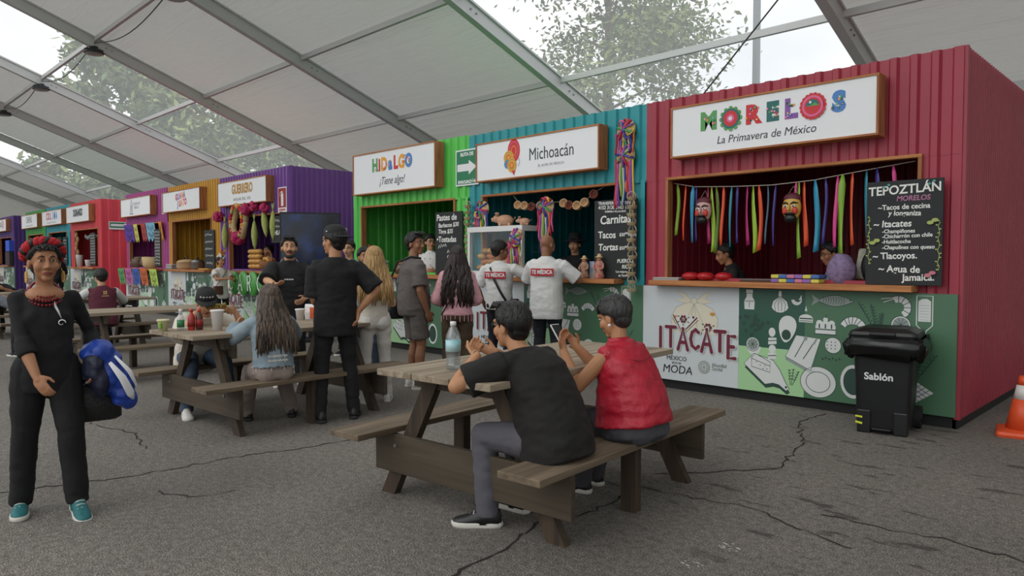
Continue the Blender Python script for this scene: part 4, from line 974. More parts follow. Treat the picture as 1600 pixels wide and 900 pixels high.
            for i in range(4): y = .03+.022*i; z = .108-.013*i; m.tube([base+M3 @ V((x*s, y*s, (z-abs(x)*.25)*s)) for x in (-.026, 0, .026)], .0035*s, 5)
            m.build('laces', MATS[sole], o_, True)
    e['_'] = 0; del e['_']
    return dict(e=e, HP=HP, HM=HM, hs=hs, s=s, sp=sp, Wr=Wr, Wl=Wl, Er=Er, El=El, Sr=Sr, Sl=Sl, N=N, X=X, F=F, U=U, P=P, hf=hf, hx=hx, hu=hu, Ar=Ar, Al=Al, Kr=Kr, Kl=Kl)

# fabrics
for nm, c, kw in (('black_tee', '#151517', {}), ('black_top', '#121214', {}), ('charcoal_tee', '#191716', {}), ('grey_tee', '#5d5754', {}), ('white_shirt', '#d3d3d1', {}), ('cream_shirt', '#cfc8bb', {}), ('chef_white', '#e0e0de', {}),
                  ('red_vest', '#b0172f', dict(bump=.8, bscale=14, rough=.5)), ('maroon_vest', '#5a2233', {}), ('pink_knit', '#d9a3ab', {}), ('denim', '#74858f', dict(c2='#93a2ab')), ('white_blouse', '#d9d5cf', {}), ('mauve', '#8d8796', {}), ('slate', '#7c828c', {}),
                  ('black_trouser', '#111113', {}), ('navy_trouser', '#151820', {}), ('grey_trouser', '#55535a', {}), ('dark_grey_trouser', '#47464c', {}), ('white_jean', '#d2cec7', {}), ('brown_trouser', '#4a3b2b', {}), ('taupe', '#8e8078', {}), ('blue_jean', '#3f4f63', dict(c2='#33404f')), ('grey_short', '#5b5552', {}), ('black_jean', '#151517', {})):
    cloth(nm, c, **kw)
mat('black_shoe', '#1a1a1b', .4); mat('white_sole', '#cfccc4', .6); mat('teal_shoe', '#1f6f74', .6, noise_amt=.3, nscale=60); mat('white_shoe', '#d4d1cb', .55); mat('dark_sole', '#2c2b2a', .7); mat('boot', '#1d1c1c', .45)
def scribble(par, pts, amp, m_, name):
    P = []; n = 34; k = len(pts)-1
    for i in range(n+1):
        t = i/n*k; j = min(k-1, int(t)); q = Vector(pts[j]).lerp(Vector(pts[j+1]), t-j); P.append(q+Vector((0, 0, amp*math.sin(i*1.9)*(.6+.4*math.sin(i*.7)))))
    b = MB(); b.tube(P, amp*.22, 4); return b.build(name, m_, par)
# ---------------------------------------------------------------- who is where
# yaw: 0 faces +Y (the stalls); 225 faces the camera; 45 faces straight away from it
def cap_on(p, m, yawd=0, brim_m=None, name='cap', badge=True, stars=False):
    HP, hs, HM = p['HP'], p['hs'], p['HM']; o = empty(name, (0, 0, 0)); o.parent = p['e']
    rz = Matrix.Rotation(R(yawd), 3, 'Z')
    Q = lambda x, y, z: HP(*(rz @ Vector((x, y, z)) + Vector((0, -.012, 0))))
    b = MB(); b.loft([[Q(rx*math.cos(t), ry*math.sin(t), z) for t in [i*PI/14 for i in range(28)]] for rx, ry, z in ((.088, .106, .045), (.089, .107, .07), (.084, .1, .10), (.068, .08, .128), (.04, .047, .142), (.008, .009, .147))]); b.build('crown', m, o, True)
    b = MB(); n = 12; up = []; dn = []
    for i in range(n+1):
        a = R(-62+124*i/n); up.append((.088*math.sin(a), .1*math.cos(a))); dn.append((.10*math.sin(a), .1*math.cos(a)+.085*math.cos(a*1.1)))
    vs = [Q(x, y, .052) for x, y in up]+[Q(x, y, .036) for x, y in dn]+[Q(x, y, .047) for x, y in up]+[Q(x, y, .031) for x, y in dn]; k = n+1
    fs = [(i, i+1, k+i+1, k+i) for i in range(n)]+[(2*k+i, 3*k+i, 3*k+i+1, 2*k+i+1) for i in range(n)]+[(k+i, k+i+1, 3*k+i+1, 3*k+i) for i in range(n)]
    b.add(vs, fs); b.build('brim', brim_m or m, o, True)
    b = MB(); b.ell(Q(0, 0, .149), .008*hs, 8, 6); b.build('button', m, o, True)
    return Q, o
CAPM = mat('cap_black', '#1b1b1d', .75, bump=.2, bscale=200)

# 1 woman walking on the left
p = person('walking woman in black with red braids and teal shoes, at the left edge', (-4.57, .97), 262, 1.47, 'b', fem=True, fat=1.10, belly=.012, bust=.95, slim=.84, shirt_loose=.004, shirt='black_top', sleeve=1.42, hem=.15, pants='black_trouser', pant_w=1.10, shoes='teal_shoe',
           wh_r=(-4.36, .88, .78), hand_l=(-.22, .08, .80), elbow_r=(.9, -.5, -.1), elbow_l=(-.35, -1, 0), foot_r=(.13, -.06), foot_l=(-.12, .12), foot_yaw=(-6, 6), heel=(0, 12), lift=(0, .012), head=(6, 0), vox=.0052, hair_style='short', neckline=1, palm_r=(-.3, -.8, .1), fdir_r=(-.35, .5, -.75), curl_r=24, fold=.007)
HP = p['HP']; e = p['e']; RED = mat('braid_red', '#b5121f', .7, bump=.4, bscale=80)
b = MB(); b2 = MB(); b3 = MB()
for k in range(60):
    t = k/59; a = R(-118+236*t); c = Vector((.089*math.sin(a), .030-.060*(1-math.cos(a)), .056+.066*math.cos(a)))
    ph = k*.55
    for mb_, o_ in ((b, 0), (b2, 2.1), (b3, 4.2)):
        q = c+Vector((math.sin(a)*.017*math.cos(ph+o_), .019*math.sin(ph+o_), math.cos(a)*.017*math.cos(ph+o_)))
        mb_.v.append(tuple(HP(*q)))
def thick(mb_, r, name, m_, par):
    pts = mb_.v; t = MB(); t.tube(pts, r, 8); return t.build(name, m_, par, True)
br = empty('braided_headpiece', (0, 0, 0)); br.parent = e
thick(b, .0175, 'red_strand', RED, br); thick(b2, .0175, 'red_strand', RED, br); thick(b3, .0165, 'hair_strand', HAIR['black'], br)
GOLD = mat('earring_gold', '#cda454', .4, .2)
for q in (-1, 1):
    b = MB(); c = Vector((q*.094, .014, -.088)); 
    for r, n in ((.030, 14), (.020, 10), (.010, 6)):
        for i in range(n): b.ell(HP(c.x, c.y+r*math.cos(i*2*PI/n), c.z+r*math.sin(i*2*PI/n)), .0052, 6, 5)
    b.tube([HP(q*.086, .004, -.035), HP(q*.092, .012, -.062)], .002, 5)
    b.build('earring', GOLD, e, True)
BEAD = mat('bead_red', '#7e1120', .3)
for rr, dz, sz in ((.080, -.105, .0078), (.092, -.128, .0078), (.072, -.084, .0065)):
    b = MB()
    for i in range(34):
        a = R(-180+360*i/34); f_ = (1+math.cos(a))/2; pt = p['N']+p['X']*(rr*math.sin(a)*(.8+.2*f_))+p['F']*(-.012+.075*math.cos(a)+.028*f_)+p['U']*(.022+dz*f_); b.ell(pt, sz, 7, 6)
    b.build('necklace', BEAD, e, True)
b = MB(); C_ = p['sp'](.335, .139, -.075)
def ribbon(pts, w, m_, nm, par, th=.003):
    t = MB(); t.tube(pts, w, 6, flat=.35); return t.build(nm, m_, par, True)
sw = [C_+p['X']*(-.02*math.cos(t)*(1-t/9)+0)+p['U']*(-.045+.02*math.sin(t)*(1-t/9)) for t in [i*.45 for i in range(14)]]
ribbon(sw, .004, WHITE, 'embroidered_scroll', e)
for k in range(3): ribbon([C_+p['U']*(-.02)+p['X']*(0.0), C_+p['U']*(.02+.012*k)+p['X']*(.012+.008*k)-p['F']*.002, C_+p['U']*(.045+.014*k)+p['X']*(.02+.004*k)-p['F']*.006], [.002, .0045, .001], WHITE, 'embroidered_plume', e)
# jacket over her arm and her bag: things she carries
JB = mat('jacket_blue', '#1c3f9c', .4, bump=.6, bscale=10); JN = mat('jacket_navy', '#171c33', .5, bump=.5, bscale=10)
def world(p, v): return Matrix.Translation((p['e'].location))@Matrix.Rotation(p['e'].rotation_euler.z, 4, 'Z')@Vector(v)
JL = p['e'].location+Matrix.Rotation(p['e'].rotation_euler.z, 3, 'Z') @ Vector((.12, .02, .03))
je = empty('folded_jacket', JL, p['e'].rotation_euler.z, 'blue, navy and white jacket carried over the walking woman\'s arm', 'jacket')
b = MB(); b.ell((-.36, .04, .83), (.085, .12, .08)); b.ell((-.40, .06, .72), (.095, .10, .13)); b.ell((-.47, .08, .64), (.07, .08, .12)); b.ell((-.50, .08, .565), (.05, .06, .06)); remesh(b, 'jacket_body', JB, je, .009, 4, .022)
b = MB(); b.ell((-.335, .08, .76), (.06, .11, .10)); b.ell((-.36, .11, .68), (.05, .075, .10)); remesh(b, 'navy_sleeve', JN, je, .009, 4, .018)
b = MB(); b.tube([(-.40, .165, .79), (-.46, .17, .70), (-.50, .165, .61), (-.52, .13, .57)], [.012, .026, .028, .008], 8, flat=.5); b.build('white_stripe', WHITE, je, True)
b = MB(); b.tube([(-.43, .13, .82), (-.50, .145, .73), (-.545, .13, .62)], [.008, .016, .008], 8, flat=.5); b.build('white_stripe', WHITE, je, True)
b = MB(); b.ell((-.03, .02, .66), (.06, .03, .07)); b.ell((-.05, -.03, .63), (.05, .03, .06)); remesh(b, 'trailing_sleeve', JB, je, .009, 3, .012)
be = empty('handbag', JL, p['e'].rotation_euler.z, 'black handbag hanging below the blue jacket', 'handbag')
LEA = mat('black_leather', '#1a1a1b', .38, bump=.3, bscale=60)
b = MB(); b.loft([oval(Vector((-.36, -.06, z)), w, d_, Vector((1, 0, 0)), Vector((0, 1, 0)), 20, 4) for z, w, d_ in ((.44, .10, .05), (.455, .125, .06), (.56, .125, .055), (.64, .115, .04), (.655, .10, .03))]); b.build('bag_body', LEA, be, True)
b = MB(); b.tube([(-.43, -.06, .64), (-.42, -.03, .75), (-.37, .0, .80), (-.33, -.03, .75), (-.29, -.06, .64)], .009, 8); b.build('strap', LEA, be, True)

# 2 cap man, back to camera
p = person('man in black T-shirt and backwards black cap, standing with his back turned', (-5.45, 3.30), 72, 1.66, 'a', fat=1.05, shirt='black_tee', sleeve=.95, hem=.17, shirt_loose=.03, pants='black_jean', pant_w=.98, shoes='black_shoe', sole='dark_sole', hair='black', hand_r=(.18, -.06, .94), hand_l=(-.10, .24, .98), elbow_r=(1, -.35, 0), fdir_r=(-.2, -.5, -.8), elbow_l=(-.35, -1, -.6), foot_r=(.16, .02), foot_l=(-.15, -.03), foot_yaw=(-20, 15), head=(38, 0), vox=.0065, curl_r=20)
Q, o_ = cap_on(p, CAPM, 180)
b = MB(); b.tube([Q(-.074+.012*math.cos(t), .058, .10+.012*math.sin(t)) for t in [i*.5 for i in range(11)]]+[Q(-.064, .064, .082), Q(-.07, .062, .07)], .004, 6); b.build('cap_emblem', WHITE, o_)
b = MB(); b.ell(Q(.088, -.02, .08), .007, 6, 5); b.build('eyelet', WHITE, o_)
# 3 bearded man gesturing
p = person('bearded man in black T-shirt gesturing with an open hand', (-7.35, 3.88), 240, 1.63, 'c', fat=1.18, belly=.02, shirt='black_tee', sleeve=.98, hem=.18, shirt_loose=.032, pants='black_trouser', shoes='white_shoe', hair='black', hair_style='quiff', beard=True, wh_r=(-7.03, 3.54, 1.13), hand_l=(-.16, .24, .97), elbow_r=(1, 0, -.7), elbow_l=(-.6, -.6, -.6), palm_r=(-.3, .2, 1), fdir_r=(-.55, .75, .1), curl_r=14, head=(4, 4), vox=.006, neckline=0)
b = MB(); b.tube([p['N']+p['X']*(.085*math.sin(a))+p['F']*(.012+.125*((1+math.cos(a))/2)*.8-.02)+p['U']*(.03-.115*((1+math.cos(a))/2)**1.3) for a in [R(-150+300*i/28) for i in range(29)]], .004, 6); b.build('chain_necklace', mat('silver', '#c9c9c9', .25, .9), p['e'], True)
scribble(p['e'], [p['sp'](.30, .162, .05), p['sp'](.30, .162, -.05)], .012, WHITE, 'chest_print')
# 4 blonde
p = person('blonde woman in white trousers seen from behind', (-5.86, 3.98), 62, 1.50, 'e', fem=True, shirt='cream_shirt', sleeve=.0, hem=.05, pants='white_jean', pant_w=1.0, shoes='white_shoe', hair='blonde', hair_style='straight', fat=1.0, foot_r=(.12, .03), foot_l=(-.1, -.02), foot_yaw=(-12, 14), vox=.008, slim=.85, hand_r=(.12, .24, .95), hand_l=(-.2, .1, .78), elbow_r=(.4, -.8, -.8))
# 5 grey man
p = person('young man in grey T-shirt and shorts with a hand in his pocket', (-6.22, 4.72), -16, 1.67, 'd', fat=1.1, belly=.03, shirt='grey_tee', sleeve=.85, hem=.12, shirt_loose=.02, pants='grey_short', pant_len=.44, shoes='white_shoe', hair='black', hair_style='quiff', hand_r=(.20, .08, .84), hand_l=(-.24, .05, .84), elbow_r=(.7, -.9, 0), head=(-58, 0), vox=.0072, foot_yaw=(-10, 12))
se = empty('shoulder_bag', p['e'].location, p['e'].rotation_euler.z, 'small black shoulder bag on the grey-shirted man\'s hip', 'bag')
b = MB(); b.loft([oval(Vector((-.26, -.08, z)), .05, w, Vector((1, 0, 0)), Vector((0, 1, 0)), 16, 4) for z, w in ((.74, .10), (.75, .12), (.88, .12), (.93, .09))]); b.build('bag_body', LEA, se, True)
b = MB(); b.tube([(-.26, -.17, .92), (-.22, -.19, 1.15), (-.05, -.16, 1.36), (.10, -.06, 1.42), (.13, .04, 1.4)], .012, 6, flat=.4); b.build('strap', LEA, se, True)
b = MB(); b.tube([(-.27, -.2, .86), (-.28, -.21, .80), (-.27, -.205, .76)], [.008, .012, .014], 6); b.build('charm', WHITE, se, True)
# 6 pink
p = person('woman in cropped pink sweater with long dark wavy hair', (-5.80, 4.98), 50, 1.52, 'c', fem=True, shirt='pink_knit', sleeve=1.8, hem=.03, shirt_loose=.038, pants='brown_trouser', pant_w=1.12, shoes='white_shoe', hair='brown', hair_style='wavy', vox=.0075, slim=.9, hand_r=(.14, .22, .95), hand_l=(-.16, .2, .95), elbow_r=(.45, -.8, -.7), elbow_l=(-.45, -.8, -.7))
b = MB()
for i in range(22):
    a = 2*PI*i/22; q = p['sp'](-.02)+p['X']*(.172*math.cos(a))+p['F']*(.14*math.sin(a)); b.tube([q, q-Vector((0, 0, .04+.05*random.random()))], .004, 4)
b.build('frayed_hem', MATS['pink_knit'], p['e'])
b = MB(); b.tube([p['sp'](.46, -.06, .1), p['sp'](.3, -.15, .0), p['sp'](.1, -.15, -.12), p['sp'](-.02, -.06, -.19)], .006, 5); b.build('bag_strap', LEA, p['e'])
# 7 glasses man far, 8 half-hidden man in denim
p = person('man with dark glasses partly hidden behind the blonde woman', (-9.1, 5.75), 215, 1.66, 'c', shirt='slate', vox=.011, glasses=True)
p = person('person in pale blue denim half hidden behind the capped man', (-7.2, 4.75), 250, 1.52, 'b', shirt='denim', sleeve=1.8, pants='blue_jean', vox=.011)
# 9, 10 medics
def medic(label, loc, yaw, h, fat, strap, **kw):
    p = person(label, loc, yaw, h, 'd', fat=fat, belly=.02, shirt='white_shirt', sleeve=.9, hem=.10 if strap else .2, shirt_loose=.022, pants='navy_trouser', vox=.0075, collar='white_shirt', group='ambulance crew at the teal stall', **kw)
    b = MB(); c = p['sp'](.345, -.142*(fat+1)/2-.012); M3 = Matrix((p['X'], p['F'], p['U'])).transposed(); b.box(c, (.27, .012, .085), M3); b.build('back_badge', mat('badge_red', '#b3202e', .6), p['e'], bevel=.003)
    ry = math.pi
    t = text('TE MÉDICA', .062, WHITE, p['e'], c-p['F']*.0085, (PI/2, 0, 0), bold=.002, sx=.78, name='badge_lettering')
    if strap:
        b = MB(); b.tube([p['sp'](.47, .02, -.11), p['sp'](.44, -.10, -.09), p['sp'](.30, -.158, -.02), p['sp'](.12, -.158, .08), p['sp'](.0, -.13, .15), p['sp'](-.04, -.05, .20)], .017, 6, flat=.3); o_ = b.build('crossbody_strap', LEA, p['e'], True)
        b = MB(); b.loft([oval(p['sp'](t, -.02, .215), .05*s_, .075*s_, p['X'], p['F'], 14, 4) for t, s_ in ((-.14, .8), (-.12, 1), (.02, 1), (.04, .7))]); b.build('pouch', LEA, p['e'], True)
    return p
medic('medic with a black crossbody strap reaching to the display case', (-6.34, 6.12), 26, 1.61, 1.0, True, hand_r=(.42, .33, 1.22), elbow_r=(.6, -.3, -.6), hand_l=(-.25, .1, .86), head=(-48, -5), glasses=True)
medic('heavyset medic with shaved head facing the teal counter', (-5.56, 6.12), 24, 1.67, 1.14, False, hand_r=(.22, .30, 1.16), hand_l=(-.15, .34, 1.2), hair_style='none', head=(-22, -18), elbow_r=(1, -.5, -.5))
# 11.. vendors inside the stalls (on the 0.1 m platform)
p = person('person in a dark wide hat behind the teal counter', (-6.12, 7.30), 200, 1.6, 'c', shirt='black_tee', vox=.011, z0=.1, lowbody=True)
b = MB(); b.lathe([(.0, .15), (.07, .14), (.088, .05), (.16, .035), (.165, .025), (.085, .03), (.08, .0)], n=24); b.build('hat', CAPM, p['e'], True, loc=p['HP'](0, -.01, .01))
p = person('vendor in chef whites behind the green counter', (-9.0, 7.18), 205, 1.68, 'c', shirt='chef_white', sleeve=1.7, collar='chef_white', vox=.009, z0=.1, head=(45, 0), glasses=True, hand_r=(.2, .25, 1.12), hand_l=(-.2, .25, 1.12))
b = MB()
for t in (.1, .2, .3, .4):
    for x in (-.05, .05): b.ell(p['sp'](t, .128, x), .008, 6, 5)
b.build('jacket_buttons', BLACK, p['e'], True); p_=p
b = MB(); b.ell(p['HP'](0, -.02, .075), (.084, .1, .065), 16, 10, p['HM']); b.build('chef_cap', CAPM, p['e'], True)
p = person('dark-haired vendor with glasses beside the chef', (-8.68, 7.25), 190, 1.54, 'a', fem=True, shirt='chef_white', sleeve=1.5, vox=.010, z0=.1, head=(50, -5), glasses=True, hair_style='bun', hair='brown')
p = person('vendor in black looking left behind the crimson stall counter', (-3.72, 7.22), 130, 1.49, 'b', fem=True, shirt='black_tee', sleeve=.9, vox=.009, z0=.1, head=(5, -20), hair_style='bun', hand_r=(.1, .35, 1.02), hand_l=(-.15, .35, 1.0), lean=18)
p = person('vendor with glasses and black hair behind the crimson counter', (-2.66, 7.20), 130, 1.46, 'b', fem=True, shirt='mauve', sleeve=.9, vox=.009, z0=.1, head=(0, -15), hair_style='bun', glasses=True, lean=12)
p = person('vendor in white inside the purple stall', (-14.72, 7.30), 190, 1.6, 'c', fem=True, shirt='white_blouse', vox=.012, z0=.1, hair_style='bun')
p = person('woman in white blouse with a floral headpiece at the purple counter', (-14.45, 6.12), 280, 1.46, 'b', fem=True, shirt='white_blouse', sleeve=.6, hem=.22, shirt_loose=.03, pants='black_trouser', vox=.011, hand_r=(.1, .36, 1.02), hand_l=(-.12, .3, 1.0), elbow_r=(.6, -.6, -.4), hair_style='bun')
PET_W = mat('petal_white', '#dedad2', .8); PET_O = mat('petal_orange', '#d98a2a', .8); PINKF = mat('petal_magenta', '#b0285c', .8)
b = MB()
for i in range(26): q = Vector((random.gauss(0, .04), random.gauss(0, .04), .10+random.gauss(0, .03))); b.ell(p['HP'](*q), .026, 6, 5)
b.build('white_flowers', PET_W, p['e'], True)
b = MB()
for i in range(16): q = Vector((random.gauss(-.04, .03), random.gauss(0, .03), .19+random.gauss(0, .025))); b.ell(p['HP'](*q), .024, 6, 5)
b.build('orange_flowers', PET_O, p['e'], True)
be = empty('belt_bag', p['e'].location, p['e'].rotation_euler.z, 'brown crossbody bag of the woman in the white blouse', 'bag')
b = MB(); b.loft([oval(Vector((.14, .13, z)), .10, .035, Vector((1, 0, 0)), Vector((0, 1, 0)), 14, 4) for z in (.70, .72, .85, .87)]); b.build('bag_body', mat('brown_leather', '#5a3a2c', .5), be, True)
b = MB(); b.tube([(.2, .14, .86), (.05, .17, 1.05), (-.1, .1, 1.22)], .007, 5); b.build('strap', mat('brown_leather', '#5a3a2c', .5), be, True)
p = person('woman in black with red flowers in her hair at the turquoise stall', (-26.6, 6.05), 110, 1.6, 'b', fem=True, shirt='black_top', sleeve=1.4, pants='black_trouser', vox=.014, hair_style='bun', group='people far off')
b = MB()
for i in range(14): a = R(-90+180*i/13); b.ell(p['HP'](.09*math.sin(a), -.03, .05+.08*math.cos(a)), .027, 6, 5)
b.build('red_flowers', RED, p['e'], True)

# 12 seated people -------------------------------------------------
# near table: man in black T-shirt on the near bench, facing -X
mseat = person('seated man in black T-shirt and glasses eating at the nearest table', (-2.35, 2.66), 92, 1.60, 'a', seat=.415, lean=20, hunch=.4, fat=1.12, belly=.03, shirt='charcoal_tee', sleeve=.80, hem=.12, shirt_loose=.03, pants='grey_trouser', pant_w=1.06, shoes='black_shoe', hair='black', hair_style='quiff', glasses=True,
    wh_l=(-2.74, 2.48, .885), wh_r=(-2.82, 2.70, .88), we_l=(-2.62, 2.20, .70), we_r=(-2.6, 3.0, .70), palm_l=(.5, .2, .6), palm_r=(-.5, .2, .6), fdir_l=(.5, .7, .25), fdir_r=(-.5, .7, .25), curl_l=38, curl_r=38, wf_l=(-2.70, 2.52), wf_r=(-2.75, 2.80), knee=(0, 1, 1), foot_yaw=(0, 38), head=(2, -4), vox=.0052, fold=.011)
wseat = person('seated woman in red quilted vest looking at her phone', (-2.29, 3.24), 88, 1.52, 'a', fem=True, seat=.415, lean=8, hunch=.25, fat=1.46, belly=.03, bust=1.1, shirt='red_vest', sleeve=0, hem=.005, shirt_loose=.024, pants='dark_grey_trouser', pant_w=1.05, shoes='black_shoe', hair='grey', hair_style='fringe', collar='red_vest',
    wh_l=(-2.65, 3.06, .87), wh_r=(-2.64, 3.17, .88), we_l=(-2.42, 3.0, .5), we_r=(-2.4, 3.5, .5), palm_l=(.2, -.9, .3), palm_r=(-.4, -.6, -.3), fdir_l=(.1, .25, .95), fdir_r=(-.5, .4, .7), curl_l=26, curl_r=42, wf_l=(-2.72, 3.30), wf_r=(-2.76, 3.48), knee=(0, 1, 1), head=(4, -20), vox=.0055, fold=.012)
b = MB(); b.ell(wseat['HP'](-.082, -.004, -.05), .009, 8, 6); b.build('pearl_earring', WHITE, wseat['e'], True)
# quilting seams on the vest
b = MB()
for z in (.04, .11, .18, .25, .32, .39):
    pts = []
    for i in range(29):
        a = 2*PI*i/28; rx, ry = (.215, .195) if z < .2 else ((.20, .175) if z < .3 else (.178, .152)); pts.append(wseat['sp'](z+.012*math.sin(a*4+z*30), -.004)+wseat['X']*(rx*.9*1.0*wseat['s']*math.cos(a)*1.03)+wseat['F']*(ry*.93*wseat['s']*math.sin(a)*1.03))
    b.tube(pts, .003, 4)
b.build('quilt_seams', mat('vest_seam', '#7c0f20', .6), wseat['e'])
ph = empty('smartphone', wseat['e'].location, wseat['e'].rotation_euler.z, 'white smartphone held by the woman in the red vest', 'phone')
c = wseat['Wl']+Vector((.02, .045, .085)); M3 = Matrix.Rotation(R(-38), 3, 'X')
b = MB(); b.box(c, (.072, .009, .15), M3); b.build('case', mat('phone_white', '#d8d8d8', .4), ph, bevel=.004)
b = MB(); b.box(c+M3 @ Vector((0, -.0052, 0)), (.064, .001, .138), M3); b.build('screen', mat('phone_screen', '#15171a', .1), ph)
b = MB(); b.tube([mseat['Wl']+Vector((.028*math.cos(a)*.9, .012*math.sin(a)*1.0+.0, .028*math.sin(a))) for a in [i*PI/8 for i in range(17)]], .005, 6); b.build('bracelet', mat('bracelet_tan', '#b59a78', .6), mseat['e'], True)
FOODM = mat('taco_filling', '#b5793a', .7, c2='#5f8a3a', nscale=40, bump=.6); TORT = mat('tortilla', '#d9b988', .8, noise_amt=.25, nscale=30)
def taco(loc, rz, label, s=1):
    e = empty('taco', loc, rz, label, 'food')
    b = MB(); n = 12; vs = []
    for i in range(n+1):
        a = PI*i/n
        for w in (-.028, -.01, .01, .028): vs.append((.085*s*math.cos(a), w*s*1.0, -(.06*s*math.sin(a))*(1-abs(w)*6)+.02*s))
    b.add(vs, [(i*4+j, i*4+j+1, (i+1)*4+j+1, (i+1)*4+j) for i in range(n) for j in range(3)]); b.build('tortilla', TORT, e, True)
    b = MB()
    for i in range(26): b.ell((random.uniform(-.07, .07)*s, random.uniform(-.02, .02)*s, .02*s+random.uniform(-.01, .016)*s), .012*s, 6, 5)
    b.build('filling', FOODM, e, True)
taco(world(mseat, mseat['Wl'].lerp(mseat['Wr'], .5)+Vector((0, .09, .03))), .6, 'small taco in the hands of the man in the black T-shirt', .6)
# mid table: eater with cap on the far bench, denim woman on near bench
eater = person('man in cream shirt and star-print cap biting into a taco', (-6.86, 2.66), 264, 1.58, 'c', seat=.415, lean=24, hunch=.5, fat=1.1, shirt='cream_shirt', sleeve=.98, hem=.14, shirt_loose=.03, pants='blue_jean', shoes='white_shoe', wh_r=(-6.47, 2.51, .91), wh_l=(-6.44, 2.86, .91), elbow_r=(.8, .1, -1.2), elbow_l=(-.8, .1, -1.2), palm_r=(-.7, -.2, .6), palm_l=(.7, -.2, .6), fdir_r=(-.85, .3, .25), fdir_l=(.85, .3, .25), foot_r=(.2, .42), foot_l=(-.2, .42), knee=(0, 1, 1), head=(-12, -20), vox=.0068, beard=None)
Q, o_ = cap_on(eater, CAPM, 0, name='star_cap')
for k in range(5):
    a = R(58+16*k); b = MB(); c = Vector((.095*math.cos(a)*1.0, .108*math.sin(a)*.93, .088)); tn = Vector((-math.sin(a), math.cos(a), 0))
    pts = [c+tn*((.012 if j % 2 == 0 else .005)*math.sin(j*PI/5))+Vector((0, 0, (.012 if j % 2 == 0 else .005)*math.cos(j*PI/5))) for j in range(10)]
    b.add([Q(*q) for q in pts]+[Q(*(q*1.02)) for q in pts], [tuple(range(10)), tuple(range(19, 9, -1))]+[(j, (j+1) % 10, 10+(j+1) % 10, 10+j) for j in range(10)]); b.build('star', WHITE, o_)
taco(world(eater, eater['Wr'].lerp(eater['Wl'], .5)+Vector((.01, .045, .04))), R(262), 'filled taco held up to the mouth of the man in the star cap', 1.15)
denim = person('woman in cropped denim jacket with long ombre hair, seated with her back turned', (-5.52, 2.76), 80, 1.50, 'c', fem=True, seat=.415, lean=6, shirt='denim', sleeve=1.8, hem=-.03, shirt_loose=.03, fat=1.14, pants='taupe', pant_w=1.1, shoes='boot', sole='dark_sole', hair='ombre', hair_style='long', hand_r=(.16, .40, .83), hand_l=(-.18, .40, .83), elbow_r=(.9, -.5, -.9), elbow_l=(-.9, -.5, -.9), foot_r=(.28, .40), foot_l=(-.1, .46), knee=(0, 1, .8), foot_yaw=(-20, 20), vox=.007)
b = MB()
for i in range(30):
    a = 2*PI*i/30; q = denim['sp'](.045)+denim['X']*(.165*math.cos(a))+denim['F']*(.14*math.sin(a)); b.tube([q, q-Vector((0, 0, .02+.03*random.random()))], .0035, 4)
b.build('frayed_hem', PET_W, denim['e'])
for k, z in enumerate((.085, .125)): scribble(denim['e'], [denim['sp'](z, -.158, -.09), denim['sp'](z, -.168, 0), denim['sp'](z, -.158, .09)], .016, PET_W, 'back_print')
# far tables
maroon = person('man in a maroon vest over white sleeves seated with his back turned', (-11.92, 3.28), 88, 1.66, 'c', seat=.415, lean=10, fat=1.16, shirt='maroon_vest', sleeve=0, hem=.1, shirt_loose=.02, pants='black_trouser', hand_r=(.2, .42, .85), hand_l=(-.2, .42, .85), foot_r=(.15, .35), foot_l=(-.15, .35), knee=(0, 1, 1), vox=.011, head=(10, -12))
for S_, E_, W_ in ((maroon['Sr'], maroon['Er'], maroon['Wr']), (maroon['Sl'], maroon['El'], maroon['Wl'])):
    b = MB(); seg(b, S_.lerp(E_, .1), E_, .068, .064); seg(b, E_, E_.lerp(W_, .7), .062, .05); b.build('white_sleeve', MATS['white_shirt'], maroon['e'], True)
d = Decal()
for k in range(4): a = k*PI/2+PI/4; d.disc((.02*math.cos(a), .02*math.sin(a)+.03), .014, 0, 8)
d.line([(-.05, -.02), (.05, -.02)], .012, 0); o_ = d.build('vest_emblem', mat('emblem_gold', '#c8a870', .6), maroon['e'], loc=maroon['sp'](.36, -.178)); 
bent = person('person in grey shirt leaning low over the table beside the maroon vest', (-12.0, 2.45), 100, 1.6, 'c', seat=.415, lean=48, hunch=.5, shirt='slate', sleeve=.9, fat=1.1, hand_r=(.12, .55, .84), hand_l=(-.15, .5, .84), foot_r=(.15, .35), foot_l=(-.15, .35), knee=(0, 1, 1), head=(0, -40), vox=.011)
far = person('bald man with dark glasses seated far off at the left edge', (-16.7, 2.75), 250, 1.6, 'b', seat=.415, lean=15, shirt='black_tee', glasses=True, hair_style='none', hand_r=(.2, .42, .85), hand_l=(-.2, .42, .85), foot_r=(.15, .35), foot_l=(-.15, .35), knee=(0, 1, 1), vox=.013)
